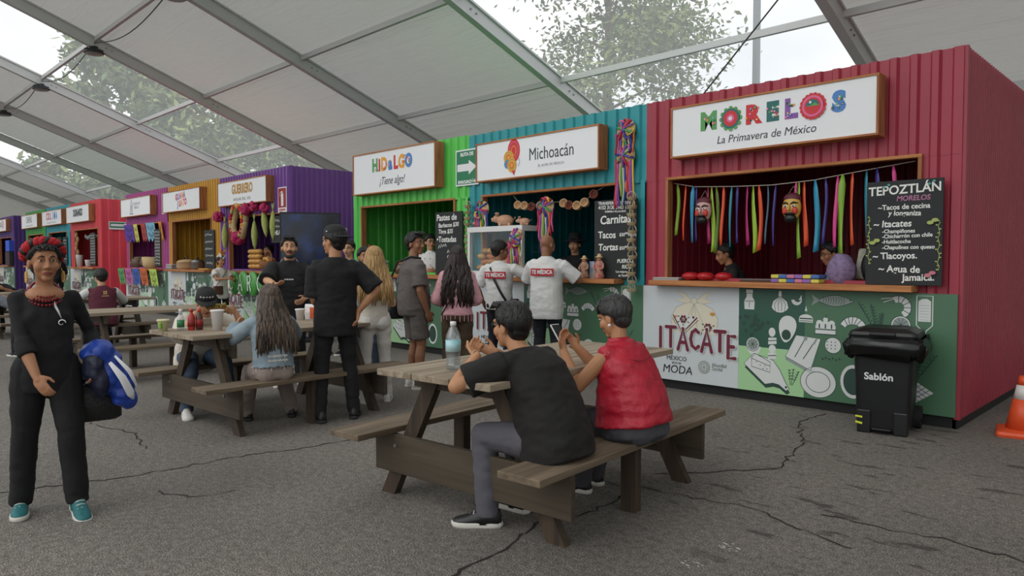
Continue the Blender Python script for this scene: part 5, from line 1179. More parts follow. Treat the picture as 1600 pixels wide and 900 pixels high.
# ================================================================ chalkboards
def chalkboard(loc, w, h, label, lines, tilt=0, rz=0, leaves=False, scrib=()):
    e = empty('chalkboard_menu', loc, rz, label, 'chalkboard', 'handwritten menu boards at the stalls')
    m = MB(); m.b2((-w/2, 0, 0), (w/2, .018, h)); m.build('board', BOARD, e, bevel=.003)
    for i, (x, z, sz, body, col, *al) in enumerate(lines):
        text(body, sz, col or CHALK, e, (x*w-w/2, -.001, z*h), (PI/2, R(random.uniform(-2, 2)), 0), shear=random.uniform(-.05, .15), align=al[0] if al else 'LEFT', bold=sz*.02, sx=.95, name='chalk_lettering', extrude=.0006)
    for x, z, wl in scrib:
        d = Decal(); rnd = random.Random(int(z*100)); hh_ = .035; xx = x*w-w/2; n_ = max(4, int(wl*w/.022)); d.line([(xx+wl*w*i/n_, z*h+(hh_ if i % 2 else -hh_)*rnd.uniform(.2, 1)*(0 if i % 7 == 6 else 1)) for i in range(n_+1)], .011, 0); d.build('chalk_writing', [CHALK], e, loc=(0, -.001, 0))
    if leaves:
        d = Decal(); rnd = random.Random(5)
        for s_ in (-1, 1):
            pts = [(s_*(w/2-.025)+.008*math.sin(k*2.2), h*(.2+.45*k/12)+(0 if s_ < 0 else -.05)) for k in range(13)]; d.line(pts, .005, 0)
            for p_ in pts: d.disc((p_[0]+.01*rnd.choice([-1, 1]), p_[1]+.008), .009, 0, 6, .006)
        for c, m_ in (((-w*.37, h*.42), 0), ((w*.38, h*.60), 0), ((w*.36, h*.11), 1), ((-w*.22, h*.95), 2), ((w*.36, h*.96), 2)):
            for q in (-.5, .5): d.disc((c[0]+q*.035, c[1]+q*.02), .026 if m_ < 2 else .012, m_, 9, .016 if m_ < 2 else .01)
        d.build('chalk_leaves', [mat('chalk_green', '#a9b56a', .9), mat('chalk_pink', '#c77a86', .9), mat('chalk_teal', '#5fa39a', .9)], e, loc=(0, -.001, 0))
    return e
PK = mat('chalk_rose', '#b77a9a', .9)
chalkboard((-1.96, YF-.10, 1.172), .59, .88, 'large chalkboard headed TEPOZTLÁN on the crimson stall counter', [
    (.5, .91, .105, 'TEPOZTLÁN', None, 'CENTER'), (.62, .825, .06, 'MORELOS', PK, 'CENTER'), (.16, .745, .06, '~Tacos de cecina', None), (.3, .69, .06, 'y longaniza', None), (.1, .585, .08, '~ Itacates', None),
    (.22, .515, .046, '-Champiñones', None), (.22, .465, .046, '-Chicharrón con chile', None), (.22, .415, .046, '-Huitlacoche', None), (.22, .36, .046, '-Chapulines con queso', None), (.1, .275, .078, '~ Tlacoyos.', None), (.18, .155, .082, '~ Agua de', None), (.5, .07, .08, 'Jamaica.', None)], leaves=True)
chalkboard((-4.98, YF-.06, 1.172), .60, .90, 'chalkboard listing Carnitas, Tacos and Tortas on the teal stall', [
    (.5, .955, .05, 'TRANSFERENCIA BBVA', None, 'CENTER'), (.5, .90, .058, '4152 3138 3983 1725', None, 'CENTER'), (.5, .85, .03, 'GABRIELA VILLALOBOS', None, 'CENTER'), (.14, .74, .135, 'Carnitas', None), (.1, .555, .11, 'Tacos', None), (.60, .555, .052, '$30⁰⁰MXN', None), (.1, .395, .11, 'Tortas', None), (.60, .385, .052, '$50⁰⁰MXN', None), (.55, .22, .06, 'PUERCO', None), (.66, .15, .06, 'RICO', None), (.52, .09, .035, 'Los mejores', None), (.58, .04, .035, 'de Tacuba', None)])
chalkboard((-7.92, YF-.06, 1.172), .60, .90, 'chalkboard starting with Pastes de, on the green stall', [
    (.05, .91, .125, 'Pastes de', None), (.12, .785, .085, 'Barbacoa $30', None), (.12, .69, .085, 'Tinga $35', None), (.06, .565, .115, '•Tostadas', None), (.55, .17, .07, '$25', None)], scrib=[(.12, .46, .3), (.45, .38, .45), (.45, .3, .45)])
chalkboard((-16.25, YF-.06, 1.2), .55, .86, 'chalkboard beside the yellow stall opening', [], scrib=[(.08, .88, .7), (.1, .70, .75), (.1, .52, .7), (.12, .34, .75), (.2, .14, .6)])
chalkboard((-19.5, YF-.06, 1.23), .42, .95, 'narrow chalkboard full of writing on the magenta stall', [], scrib=[(.08, .93-.085*i, .84) for i in range(11)])
chalkboard((-25.1, YF-.06, 1.23), .55, 1.0, 'chalkboard full of white writing on the light red stall', [], scrib=[(.06, .93-.085*i, .86) for i in range(11)])
chalkboard((-28.3, YF-.06, 1.23), .5, .95, 'dim chalkboard on the turquoise stall', [], scrib=[(.1, .88-.11*i, .7) for i in range(7)])
chalkboard((-13.0, YF-.08, 1.72), .5, .52, 'small chalkboard half covered by the dark display screen', [(.1, .36, .12, 'CHILAT', None)], scrib=[(.2, .82, .5), (.1, .6, .8)])

# ================================================================ crimson stall goods
e = empty('ribbon_garland', (0, 0, 0), 0, 'string of bright ribbons across the crimson stall opening', 'garland')
SP = [(-4.30, 2.215), (-4.05, 2.16), (-3.6, 2.13), (-3.2, 2.115), (-2.8, 2.13), (-2.4, 2.175), (-1.93, 2.225)]
def sz_(x):
    for a, b in zip(SP, SP[1:]):
        if x <= b[0]: t = (x-a[0])/(b[0]-a[0]); return a[1]+(b[1]-a[1])*t
    return SP[-1][1]
m = MB(); m.tube([(x, YF+.08, z) for x, z in SP], .004, 5); m.build('string', mat('string', '#b9b2a4', .8), e)
RC = dict(g='#86b13a', o='#e0562f', b='#2f93b5', n='#3a3580', m='#a8286b', l='#9cc23f', v='#5e7a2f', t='#2f8fa0', s='#4a6a80', p='#d9478f')
for i, (cx_, col, ln, w) in enumerate([(85, 'g', .56, 20), (133, 'o', .60, 12), (188, 'b', .60, 26), (213, 'n', .58, 16), (292, 'm', .60, 20), (320, 'l', .68, 26), (345, 'v', .69, 20), (380, 'o', .61, 18), (432, 't', .62, 14), (472, 'n', .58, 18), (533, 'm', .60, 20), (573, 'l', .67, 26), (605, 'o', .65, 22), (645, 's', .58, 10), (687, 'n', .6, 14), (805, 'p', .36, 14), (822, 'g', .73, 22), (855, 'o', .62, 24), (913, 'b', .68, 28), (957, 'n', .62, 16), (1013, 'p', .66, 20), (1040, 'g', .73, 34), (1092, 'o', .66, 18), (1162, 't', .6, 22), (1213, 'n', .6, 24), (1280, 'p', .6, 20)]):
    x = -4.30+(cx_-60)/1320*2.38; z = sz_(x); w = w*.0017; m = MB(); k = 9; L1 = []; 
    for j in range(k):
        t = j/(k-1); tw = .6*math.sin(t*3+i); yy = YF+.08+.01*math.sin(t*5+i*2); xx = x+.012*math.sin(t*4+i)
        ww = w*(.35 if j == 0 else 1)
        L1 += [(xx-ww/2*math.cos(tw), yy-ww/2*math.sin(tw), z-ln*t), (xx+ww/2*math.cos(tw), yy+ww/2*math.sin(tw), z-ln*t+(.015 if j == k-1 else 0))]
    m.add(L1, [(2*j, 2*j+1, 2*j+3, 2*j+2) for j in range(k-1)])
    o_ = m.build('ribbon', mat('ribbon_'+col, RC[col], .4), e, True); so_ = o_.modifiers.new('s', 'SOLIDIFY'); so_.thickness = .002
def mask(loc, c1, c2, label):
    e = empty('wooden_mask', loc, 0, label, 'mask')
    m = MB(); m.ell((0, 0, 0), (.092, .06, .125), 20, 14, None, lambda d: 1 if d.y < .1 else .6); m.build('face', mat('mask_'+c1, c1, .5), e, True)
    for q in (-1, 1):
        m = MB(); m.ell((q*.045, -.045, -.03), (.032, .018, .04), 10, 8); m.build('cheek', mat('mask_red', '#c23a2e', .5), e, True)
        m = MB(); m.ell((q*.038, -.056, .015), (.02, .01, .012), 10, 6); m.build('eye', WHITE, e, True)
        m = MB(); m.ell((q*.038, -.064, .014), (.008, .006, .009), 8, 6); m.build('pupil', IRIS, e, True)
        m = MB(); m.tube([(q*.012, -.06, .035), (q*.04, -.06, .05), (q*.075, -.04, .04)], [.007, .009, .004], 6); m.build('eyebrow', BLACK, e, True)
    m = MB(); m.tube([(0, -.055, .03), (0, -.075, -.01), (0, -.08, -.03)], [.008, .012, .016], 8); m.build('nose', mat('mask_'+c1, c1, .5), e, True)
    m = MB(); m.ell((0, -.035, -.1), (.06, .04, .045), 14, 8); m.tube([(-.05, -.05, -.06), (0, -.068, -.055), (.05, -.05, -.06)], .011, 6); m.build('beard', BLACK, e, True)
    m = MB(); m.ell((0, .005, .09), (.085, .05, .055), 16, 8); m.build('cap', mat('mask_cap', '#5a1c2a', .6), e, True)
    m = MB(); m.tube([(-.08, 0, .07), (0, .03, .21), (.08, 0, .07)], .002, 4); m.build('cord', mat('string', '#b9b2a4', .8), e)
mask((-3.92, YF+.05, 1.90), '#c49a92', 'p', 'pale bearded wooden mask among the ribbons, on the left')
mask((-2.98, YF+.05, 1.88), '#c9a24a', 'y', 'yellow bearded wooden mask with red cheeks among the ribbons')
CT = 1.17; PK_R = mat('red_packet', '#b3252c', .25, bump=.5, bscale=30)
for i, (x, y) in enumerate(((-4.02, YF-.02), (-3.86, YF+.0), (-3.68, YF+.05))):
    m = MB(); m.ell((0, 0, .045), (.095, .09, .045), 14, 8, None, lambda d: 1+.12*noise.noise(d*3)); o_ = m.build('red_packet', PK_R, None, True, loc=(x, y, CT)); tag(o_, ['shiny red packet at the left end of the crimson counter', 'middle shiny red packet on the crimson counter', 'right shiny red packet in front of the vendor in black'][i], 'packet', 'red packets on the crimson counter')
def slab(name, label, cat, loc, dims, mats, n=3, rz=0, bev=.006):
    e = empty(name, loc, rz, label, cat)
    for k in range(n):
        m = MB(); m.box((random.uniform(-.006, .006), random.uniform(-.006, .006), dims[2]*(k+.5)/n), (dims[0]*random.uniform(.94, 1), dims[1]*random.uniform(.94, 1), dims[2]/n*.92)); m.build('sheet', mats[k % len(mats)], e, bevel=bev)
    return e
slab('paper_stack', 'small stack of papers on the left end of the crimson counter', 'papers', (-4.26, YF-.06, CT), (.3, .2, .03), [mat('paper', '#b9b3a8', .8), GREY], 3, .15, .002)
slab('serving_tray', 'flat brown tray lying on the crimson counter', 'tray', (-3.25, YF+.05, CT), (.42, .22, .03), [mat('tray_brown', '#5a3a30', .5), mat('tray_grey', '#6a6260', .5)], 2, .05)
STR = [mat('stripe_'+c, c, .85) for c in ('#8a6ab0', '#d2c95a', '#4a6fb0', '#c77a96')]
e = empty('folded_cloth', (-2.85, YF-.03, CT), .03, 'folded striped cloth in purple, yellow and blue on the crimson counter', 'cloth')
for k in range(2):
    for j in range(6):
        m = MB(); m.box((-.21+.075*j, 0, .02+.04*k), (.075, .2, .034)); m.build('stripe', STR[(j+k) % 4], e, bevel=.008)
m = MB(); m.ell((-2.52, YF+.06, CT+.12), (.13, .09, .15), 18, 12, None, lambda d: 1+.15*noise.noise(d*2.5)); tag(m.build('bundled_cloth', mat('lilac_cloth', '#8d7a9c', .8, c2='#6a5a78', nscale=30), None, True), 'bundle of lilac patterned cloth in front of the right vendor', 'cloth')
m = MB(); m.box((-2.34, YF+.25, CT+.17), (.2, .12, .28), Matrix.Rotation(.15, 3, 'Y')); tag(m.build('paper_bag', mat('newsprint', '#c2bfae', .8, c2='#8f8f84', nscale=25), bevel=.02), 'pale printed paper bag behind the lilac cloth', 'bag')
e = empty('backpack', (-2.25, YF+.1, CT), 0, 'black and orange backpack beside the big chalkboard', 'backpack')
m = MB(); m.ell((0, 0, .15), (.11, .09, .16), 16, 12); m.build('pack', LEA, e, True); m = MB(); m.ell((.03, -.06, .17), (.06, .045, .08), 12, 8); m.build('front_pocket', mat('orange_nylon', '#d9742a', .6), e, True)

# ================================================================ teal stall goods
e = empty('display_case', (-6.89, YF+.10, CT), 0, 'white-framed glass display case on the teal counter', 'display case')
w, dp, hh = 1.04, .5, .66; WF = mat('case_white', '#dcdcda', .4)
for x in (-w/2, w/2-.045):
    for y in (-dp/2, dp/2-.045): m = MB(); m.b2((x, y, 0), (x+.045, y+.045, hh)); m.build('post', WF, e)
for z in (0, hh-.07):
    m = MB(); m.b2((-w/2, -dp/2-.004, z), (w/2, -dp/2+.04, z+.07)); m.build('front_rail', WF, e); m = MB(); m.b2((w/2-.04, -dp/2, z), (w/2+.004, dp/2, z+.07)); m.build('side_rail', WF, e); m = MB(); m.b2((-w/2-.004, -dp/2, z), (-w/2+.04, dp/2, z+.07)); m.build('side_rail', WF, e)
m = MB(); m.b2((-w/2, -dp/2, hh-.012), (w/2, dp/2, hh)); m.build('top', WF, e); m = MB(); m.b2((-w/2+.04, -dp/2+.04, .32), (w/2-.04, dp/2-.04, .328)); m.build('shelf', GLASS, e)
for a, b in (((-w/2+.045, -dp/2+.01, .07), (w/2-.045, -dp/2+.014, hh-.07)), ((w/2-.014, -dp/2+.045, .07), (w/2-.01, dp/2-.045, hh-.07)), ((-w/2+.01, -dp/2+.045, .07), (-w/2+.014, dp/2-.045, hh-.07))):
    m = MB(); m.b2(a, b); m.build('pane', GLASS, e)
BRD = [mat('bread_a', '#c98a3e', .6, noise_amt=.3, nscale=15), mat('bread_b', '#d8a45a', .6, noise_amt=.25, nscale=15), mat('bread_c', '#d9772f', .6, noise_amt=.2, nscale=12)]
bm_ = MB(); bm_.ell((0, 0, 0), (.085, .06, .042), 14, 8, None, lambda d: 1+.06*noise.noise(d*3)); BRM = [bm_.mesh('bread', q, True) for q in BRD]
k = 0
for lay in range(4):
    for j in range(4 if lay < 3 else 2):
        o_ = bpy.data.objects.new('bread_roll', BRM[(j+lay*2) % 3]); link(o_); o_.location = (-7.26+.16*j+.05*(lay % 2), YF-.02+.03*((j+lay) % 2), CT+.115+.075*lay); o_.rotation_euler = (0, random.uniform(-.15, .15), random.uniform(-.4, .4))
        tag(o_, '%s bread roll, %s layer of the pile in the display case' % (('leftmost', 'second', 'third', 'rightmost')[j], ('bottom', 'second', 'third', 'top')[lay]), 'bread', 'bread rolls in the display case')
for j in range(3):
    o_ = bpy.data.objects.new('bread_roll', BRM[2-j % 2]); link(o_); o_.location = (-6.55+.1*j, YF+.0, CT+.115+.0); tag(o_, 'orange bread roll at the right end of the display case, '+('left', 'middle', 'right')[j]+' of three', 'bread', 'orange rolls in the display case')
PIG = mat('clay_pig', '#d0a184', .7, noise_amt=.2, nscale=20)
def pig(loc, s, rz, label):
    e = empty('clay_pig', loc, rz, label, 'figurine', 'clay pigs on the display case')
    m = MB(); m.ell((0, 0, .085), (.12, .075, .075), 18, 12); m.ell((-.115, 0, .105), (.055, .05, .052), 14, 10); m.tube([(-.15, 0, .098), (-.185, 0, .094)], [.03, .028], 12)
    for x in (-.06, .07):
        for y in (-.04, .04): m.tube([(x, y, .05), (x, y, 0)], [.026, .022], 8)
    m.build('body', PIG, e, True)
    for y in (-.03, .03): q = MB(); q.tube([(-.105, y, .15), (-.115, y*1.5, .185), (-.13, y*1.6, .175)], [.022, .016, .003], 8); q.build('ear', PIG, e, True)
    for y in (-.022, .022): q = MB(); q.ell((-.158, y, .122), .007, 6, 5); q.build('eye', IRIS, e, True)
    q = MB(); q.tube([(.118, 0, .1), (.14, .012, .115), (.135, 0, .13)], .006, 6); q.build('tail', PIG, e, True)
    e.scale = (s, s, s)
pig((-6.88, YF+.05, CT+hh), 1.0, .5, 'largest clay pig, in the middle of the display case top'); pig((-6.47, YF+.0, CT+hh), .62, .5, 'small clay pig at the right of the display case top'); pig((-7.3, YF-.02, CT+hh), .55, .5, 'small clay pig at the left corner of the display case')
# dance hats with ribbons
RIB = [mat('satin_'+c, c, .4) for c in ('#c2304a', '#e0c23f', '#3a3fa0', '#d4578f', '#3f9a58', '#e07a2f', '#7a4fb0', '#d8d3c4')]
def dance_hat(loc, r, label, nr=12, ln=.35, seed=0, face=(0, -1, .15)):
    rnd = random.Random(seed); e = empty('ribbon_hat', loc, 0, label, 'hat', 'straw dance hats trimmed with ribbons')
    q = Vector(face).to_track_quat('Z', 'Y').to_matrix()
    m = MB(); m.loft([[q @ Vector((r_*math.cos(t), r_*math.sin(t), z)) for t in [i*PI/14 for i in range(28)]] for r_, z in ((r, 0), (r*.98, .012), (r*.55, .022), (r*.48, .045), (r*.3, .052), (r*.02, .054))]); m.build('straw', mat('straw', '#d6b98a', .8, noise_amt=.3, nscale=40), e, True)
    for k in range(4):
        a0 = k*.9+seed; m = MB(); pts = [q @ Vector((r*1.02*(1-2*j/8)*math.cos(a0), r*1.02*(1-2*j/8)*math.sin(a0), .02+.045*(1-(1-2*j/8)**2))) for j in range(9)]; m.tube(pts, .016, 5, flat=.35); m.build('ribbon_band', RIB[(k*2) % 8], e, True)
    for k in range(4):
        a0 = rnd.random()*6.28; m = MB(); pts = [q @ Vector((r*(.6+.4*abs(math.sin(t*2.5)))*math.cos(a0+t), r*(.6+.4*abs(math.sin(t*2.5)))*math.sin(a0+t), .035+.02*math.sin(t*4))) for t in [j*.22 for j in range(7)]]
        m.tube(pts, .014, 5, flat=.4); m.build('ribbon_loop', RIB[k % 8], e, True)
    for k in range(nr):
        x = (k/(nr-1)-.5)*2*r*.95; L = ln*rnd.uniform(.5, 1.1); z0 = -math.sqrt(max(0, r*r-x*x))*.6; m = MB(); pts = [(x+.01*math.sin(j+k), -.03-.01*math.sin(j*1.3+k), z0-L*j/6) for j in range(7)]
        m.tube(pts, .011, 5, flat=.3); m.build('hanging_ribbon', RIB[(k*3) % 8], e, True)
dance_hat((-4.83, YF-.06, 2.83), .125, 'upper ribbon hat on the wall between the teal and crimson stalls', 8, .3, 1)
dance_hat((-4.82, YF-.08, 2.54), .125, 'lower ribbon hat on the wall between the teal and crimson stalls', 12, .55, 2)
dance_hat((-7.2, YF-.06, 2.06), .125, 'ribbon hat above the left corner of the display case', 7, .3, 3)
dance_hat((-6.05, YF-.04, 2.04), .125, 'ribbon hat hanging in the middle of the teal opening', 10, .5, 4)
dance_hat((-6.42, YF-.20, 1.66), .125, 'ribbon hat hanging in front of the display case', 14, .36, 5)
e = empty('clay_pot_garland', (0, 0, 0), 0, 'string of little clay pots across the teal stall opening', 'garland')
pp = [(-6.72, 2.20), (-6.62, 2.10), (-6.5, 2.085), (-6.37, 2.065), (-6.22, 2.07), (-5.83, 2.08), (-5.74, 2.05), (-5.62, 2.04), (-5.5, 2.07), (-5.36, 2.16), (-5.2, 2.22)]
m = MB(); m.tube([(x, YF+.05, z+.03) for x, z in pp], .003, 5); m.build('string', mat('string', '#b9b2a4', .8), e)
POT = [mat('clay_light', '#c9a57c', .7), mat('clay_dark', '#7a4030', .7)]
for i, (x, z) in enumerate(pp[1:-1]):
    m = MB(); f = Vector((.25, -1, .2)).to_track_quat('Z', 'Y').to_matrix(); m.loft([[Vector((x, YF+.04, z))+f @ Vector((r*math.cos(t), r*math.sin(t), q)) for t in [j*PI/9 for j in range(18)]] for r, q in ((.02, -.05), (.048, -.035), (.055, 0), (.05, .022), (.056, .03), (.046, .03), (.042, .0), (.01, -.03))]); m.build('little_pot', POT[i % 3 == 2], e, True)
def basket_chain(x, y, z0, z1, n, label):
    e = empty('basket_chain', (x, y, z0), 0, label, 'garland', 'hanging chains of mini baskets'); st = mat('wicker', '#cdbd98', .8, bump=.5, bscale=90)
    m = MB(); m.tube([(0, 0, 0), (0, 0, z1-z0+.08)], .003, 4); m.build('string', mat('string', '#b9b2a4', .8), e)
    b_ = MB(); b_.lathe([(.02, 0), (.042, .004), (.052, .035), (.056, .038), (.046, .034), (.036, .01), (.0, .008)], n=14); b_.tube([(.05*math.cos(t), 0, .036+.06*math.sin(t)) for t in [i*PI/8 for i in range(9)]], .005, 5); me = b_.mesh('mini_basket', st, True)
    for i in range(n): o_ = bpy.data.objects.new('mini_basket', me); link(o_, e); o_.location = (.008*math.sin(i*2), -.02, (z1-z0)*i/(n-1)); o_.rotation_euler = (0, .08*math.sin(i*3), i*.9)
basket_chain(-4.68, YF-.14, 1.03, 2.04, 12, 'chain of mini baskets beside the Carnitas chalkboard')
basket_chain(-7.46, YF-.08, 1.2, 2.1, 12, 'chain of mini baskets left of the display case')
def figurine(loc, c, label, hh=.27):
    e = empty('clay_figurine', loc, .3, label, 'figurine', 'painted figurines on the teal counter')
    m = MB(); m.lathe([(.05, 0), (.055, .02), (.04, .09), (.048, .15), (.035, .19), (.012, .2)], n=14); m.build('robe', mat('robe_'+c, c, .7, c2='#c9a58a', nscale=25), e, True)
    m = MB(); m.ell((0, -.005, .215), (.026, .028, .032), 12, 8); m.build('head', SKIN['a'], e, True)
    m = MB(); m.lathe([(.0, .27), (.018, .265), (.024, .24), (.048, .232), (.046, .228), (.0, .23)], n=14); m.build('hat', mat('straw', '#d6b98a', .8), e, True)
    for q in (-1, 1): m = MB(); m.tube([(q*.04, 0, .165), (q*.055, -.03, .12), (q*.03, -.055, .1)], [.014, .012, .01], 6); m.build('arm', mat('robe_'+c, c, .7), e, True)
    e.scale = (hh/.27,)*3
figurine((-5.38, YF-.12, CT), '#8a5a48', 'brown painted clay figurine on the teal counter'); figurine((-5.15, YF-.13, CT), '#a8404e', 'red painted clay figurine by the Carnitas chalkboard', .29)
e = empty('picture_card', (-5.27, YF-.06, CT), 0, 'small blue and white picture card between the figurines', 'picture'); m = MB(); m.b2((-.08, 0, 0), (.08, .012, .2)); m.build('card', mat('card_blue', '#5f86b8', .6, c2='#b8c4d0', nscale=9), e); d = Decal(); d.fill([(-.08, .0), (.08, .0), (.05, .09), (0, .13), (-.04, .08)], 0); d.build('mountain', [mat('card_grey', '#a9a4a0', .7)], e, loc=(0, -.001, 0))
e = empty('clay_bowl', (-5.52, YF-.1, CT), 0, 'low brown clay bowl on the teal counter', 'bowl'); m = MB(); m.lathe([(.07, 0), (.12, .035), (.125, .06), (.115, .06), (.105, .035), (.0, .012)], n=22); m.build('bowl', POT[1], e, True)
for i in range(3): m = MB(); m.lathe([(.028, 0), (.036, .07), (.037, .072), (.033, .07), (.026, .006), (0, .006)], n=14); o_ = m.build('paper_cup', WHITE, None, True, loc=(-5.66+.085*i, YF+.03, CT)); tag(o_, ('left', 'middle', 'right')[i]+' small white cup in the row behind the clay bowl', 'cup', 'small white cups on the teal counter')

# ================================================================ green stall goods
e = empty('sauce_bottle', (-9.92, YF-.06, CT+.22), 0, 'red sauce bottle left on the green stall', 'bottle'); m = MB(); m.lathe([(.035, 0), (.037, .11), (.03, .13), (.016, .15), (.014, .2), (.0, .205)], n=16); m.build('bottle', mat('sauce_red', '#b8232a', .3), e, True); m = MB(); m.lathe([(.016, .2), (.014, .235), (.005, .25)], n=12); m.build('cap', mat('sauce_red', '#b8232a', .3), e, True)
slab('foam_boxes', 'stack of pale green takeaway boxes on the green counter', 'boxes', (-9.75, YF-.08, CT), (.4, .3, .22), [mat('pale_mint', '#a9c7b4', .7), mat('mint', '#93b8a6', .7)], 4, 0, .01)
e = empty('speech_sign', (-9.66, YF-.16, CT+.22), 0, 'white cloud-shaped sign beside the red sauce bottle', 'sign'); m = MB()
m.prism([( .11*math.cos(t)*(1+.12*math.cos(6*t)), .09+.08*math.sin(t)*(1+.12*math.cos(6*t))) for t in [i*PI/20 for i in range(40)]], 0, .01); m.build('plate', WHITE, e); text('ep', .13, DARK, e, (0, -.002, .09), shear=.2, bold=.003)
e = empty('glass_jar', (-9.0, YF-.06, CT), 0, 'wide brown glass jar in front of the chef', 'jar'); m = MB(); m.lathe([(.1, 0), (.13, .02), (.135, .1), (.1, .14), (.095, .16), (.0, .16)], n=22); m.build('jar', mat('brown_glaze', '#6a4a30', .25, noise_amt=.4), e, True); m = MB(); m.lathe([(.1, .16), (.1, .175), (.0, .185)], n=20); m.build('lid', PINE, e, True)

# ================================================================ purple stall decorations
CORN = mat('corn_husk', '#b9bf72', .8, c2='#8d9a4c', nscale=30, stretch=(6, 6, 1))
def corn(loc, label, s=1, tilt=0):
    e = empty('corn_cob', loc, 0, label, 'corn', 'dried corn cobs hung on the purple stall'); e.rotation_euler = (0, tilt, 0)
    m = MB(); m.lathe([(.004, 0), (.03, -.07), (.055, -.2), (.058, -.3), (.035, -.44), (.004, -.52)], n=12); m.build('cob', CORN, e, True)
    for q in (-1, 1): m = MB(); m.tube([(0, 0, .0), (q*.02, 0, .06), (q*.035, 0, .12)], [.012, .014, .004], 5, flat=.4); m.build('husk_leaf', CORN, e, True)
    e.scale = (s, s, s)
for i, (x, z, t) in enumerate(((-15.35, 2.2, 0), (-14.9, 2.38, .05), (-13.95, 2.2, -.03), (-13.55, 2.42, -.2), (-13.15, 2.36, .0))): corn((x, YF-.09, z), ['leftmost dried corn cob by the purple opening', 'second corn cob, touching the flower wreath', 'corn cob just right of the flower wreath', 'slanting corn cob under the gold-lettered sign', 'rightmost corn cob near the extinguisher sign'][i], 1.15, t)
def pom(loc, r, label):
    m = MB(); rnd = random.Random(loc[0])
    for i in range(34):
        v = Vector((rnd.gauss(0, 1), rnd.gauss(0, 1), rnd.gauss(0, 1))).normalized()*r*.65; m.ell(v, r*.42, 6, 5)
    tag(m.build('paper_flower', PINKF, None, True, loc=loc), label, 'flower', 'magenta paper flowers on the purple stall')
for i, (x, z, r) in enumerate(((-15.5, 2.32, .12), (-14.15, 2.42, .13), (-13.8, 2.46, .11), (-13.35, 2.4, .1), (-14.55, 1.85, .15))): pom((x, YF-.16, z), r, ['magenta paper flower at the far left of the purple header', 'magenta paper flower right above the wreath', 'magenta paper flower between the corn cobs', 'small magenta paper flower near the right cobs', 'big magenta paper flower under the wreath'][i])
e = empty('flower_wreath', (-14.55, YF-.13, 2.18), 0, 'straw hat wreath trimmed with red and yellow flowers on the purple stall', 'wreath')
m = MB(); m.tube([(.27*math.cos(t), .02*math.sin(3*t), .33*math.sin(t)) for t in [i*PI/16 for i in range(33)]], .075, 10); m.build('straw_ring', mat('straw', '#d6b98a', .8), e, True)
for i in range(26):
    t = i*2*PI/26; m = MB(); m.ell((.27*math.cos(t), -.07, .33*math.sin(t)), (.045, .03, .05), 8, 6); m.build('flower', [RED, PET_O, MATS['chalk_green'], RED][i % 4], e, True)
e = empty('bread_stack', (-14.05, YF-.02, 1.2), 0, 'three-tier stack of round loaves on the purple counter', 'bread')
for k in range(4):
    for j in range(3): o_ = bpy.data.objects.new('loaf', BRM[1]); link(o_, e); o_.location = (-.16+.16*j, 0, .06+.1*k); o_.scale = (1.15, 1.4, 1.25)
e = empty('woven_basket', (-13.5, YF-.02, 1.2), 0, 'brown handled basket on the purple counter', 'basket'); m = MB(); m.lathe([(.12, 0), (.17, .06), (.18, .16), (.15, .17), (.1, .05), (0, .03)], n=20); m.build('bowl', mat('wicker_brown', '#8a5a38', .8, bump=.6, bscale=60), e, True); m = MB(); m.tube([(.16*math.cos(t), 0, .15+.22*math.sin(t)) for t in [i*PI/12 for i in range(13)]], .016, 6); m.build('handle', mat('wicker_brown', '#8a5a38', .8), e, True)
for i in range(7): m = MB(); m.ell((0, 0, 0), (.06, .05, .045), 10, 8); o_ = m.build('loaf', BRD[i % 2], e, True, loc=(.09*math.cos(i), .07*math.sin(i*2), .17+.02*(i % 3)))
e = empty('balloon_letters', (-13.9, YF-.26, .76), 0, 'row of green disc balloons lettered CARC under the purple counter', 'balloons')
GB = mat('balloon_green', '#4f9a48', .3)
for i, ch in enumerate('CARC'):
    x = -.62+.42*i; m = MB(); m.ell((x, 0, .16), (.21, .07, .25), 18, 12); m.build('balloon', GB, e, True)
    d = Decal()
    for st in GL[ch]: d.stroke([(x-.09+p_[0]*.25, .03+p_[1]*.28) for p_ in st], .035, 0)
    d.build('letter', [WHITE], e, loc=(0, -.075, 0))
# dark display screen facing the camera
e = empty('display_screen', (-11.15, 6.28, 0), R(61), 'large dark blue glossy display screen standing in front of the purple side wall', 'screen')
def mat_screen():
    m = bpy.data.materials.new('screen_picture'); m.use_nodes = True; n = m.node_tree; p_ = n.nodes['Principled BSDF']; p_.inputs['Roughness'].default_value = .12
    t = n.nodes.new('ShaderNodeTexCoord'); z = n.nodes.new('ShaderNodeTexNoise'); z.inputs['Scale'].default_value = 2.2; z.inputs['Detail'].default_value = 3; n.links.new(t.outputs['Object'], z.inputs['Vector'])
    r = n.nodes.new('ShaderNodeValToRGB'); e_ = r.color_ramp.elements; e_[0].position = .35; e_[0].color = lin('#0b1018'); e_[1].position = .55; e_[1].color = lin('#16284a'); k = e_.new(.68); k.color = lin('#1f3f86'); k = e_.new(.8); k.color = lin('#1f6f86')
    n.links.new(z.outputs['Fac'], r.inputs[0]); n.links.new(r.outputs[0], p_.inputs['Base Color']); return m
m = MB(); m.b2((-.5, -.02, .82), (.5, .03, 2.2)); m.build('bezel', BLACK, e, bevel=.008); m = MB(); m.b2((-.475, -.024, .85), (.475, -.02, 2.17)); m.build('picture', mat_screen(), e)
m = MB(); m.b2((-.05, 0, .05), (.05, .03, .85)); m.build('stand_post', BLACK, e); m = MB(); m.b2((-.35, -.25, 0), (.35, .25, .05)); m.build('stand_base', BLACK, e, bevel=.01)
text('PLA', .13, mat('screen_grey', '#4a5160', .4), e, (.12, -.026, 1.33), bold=.002)

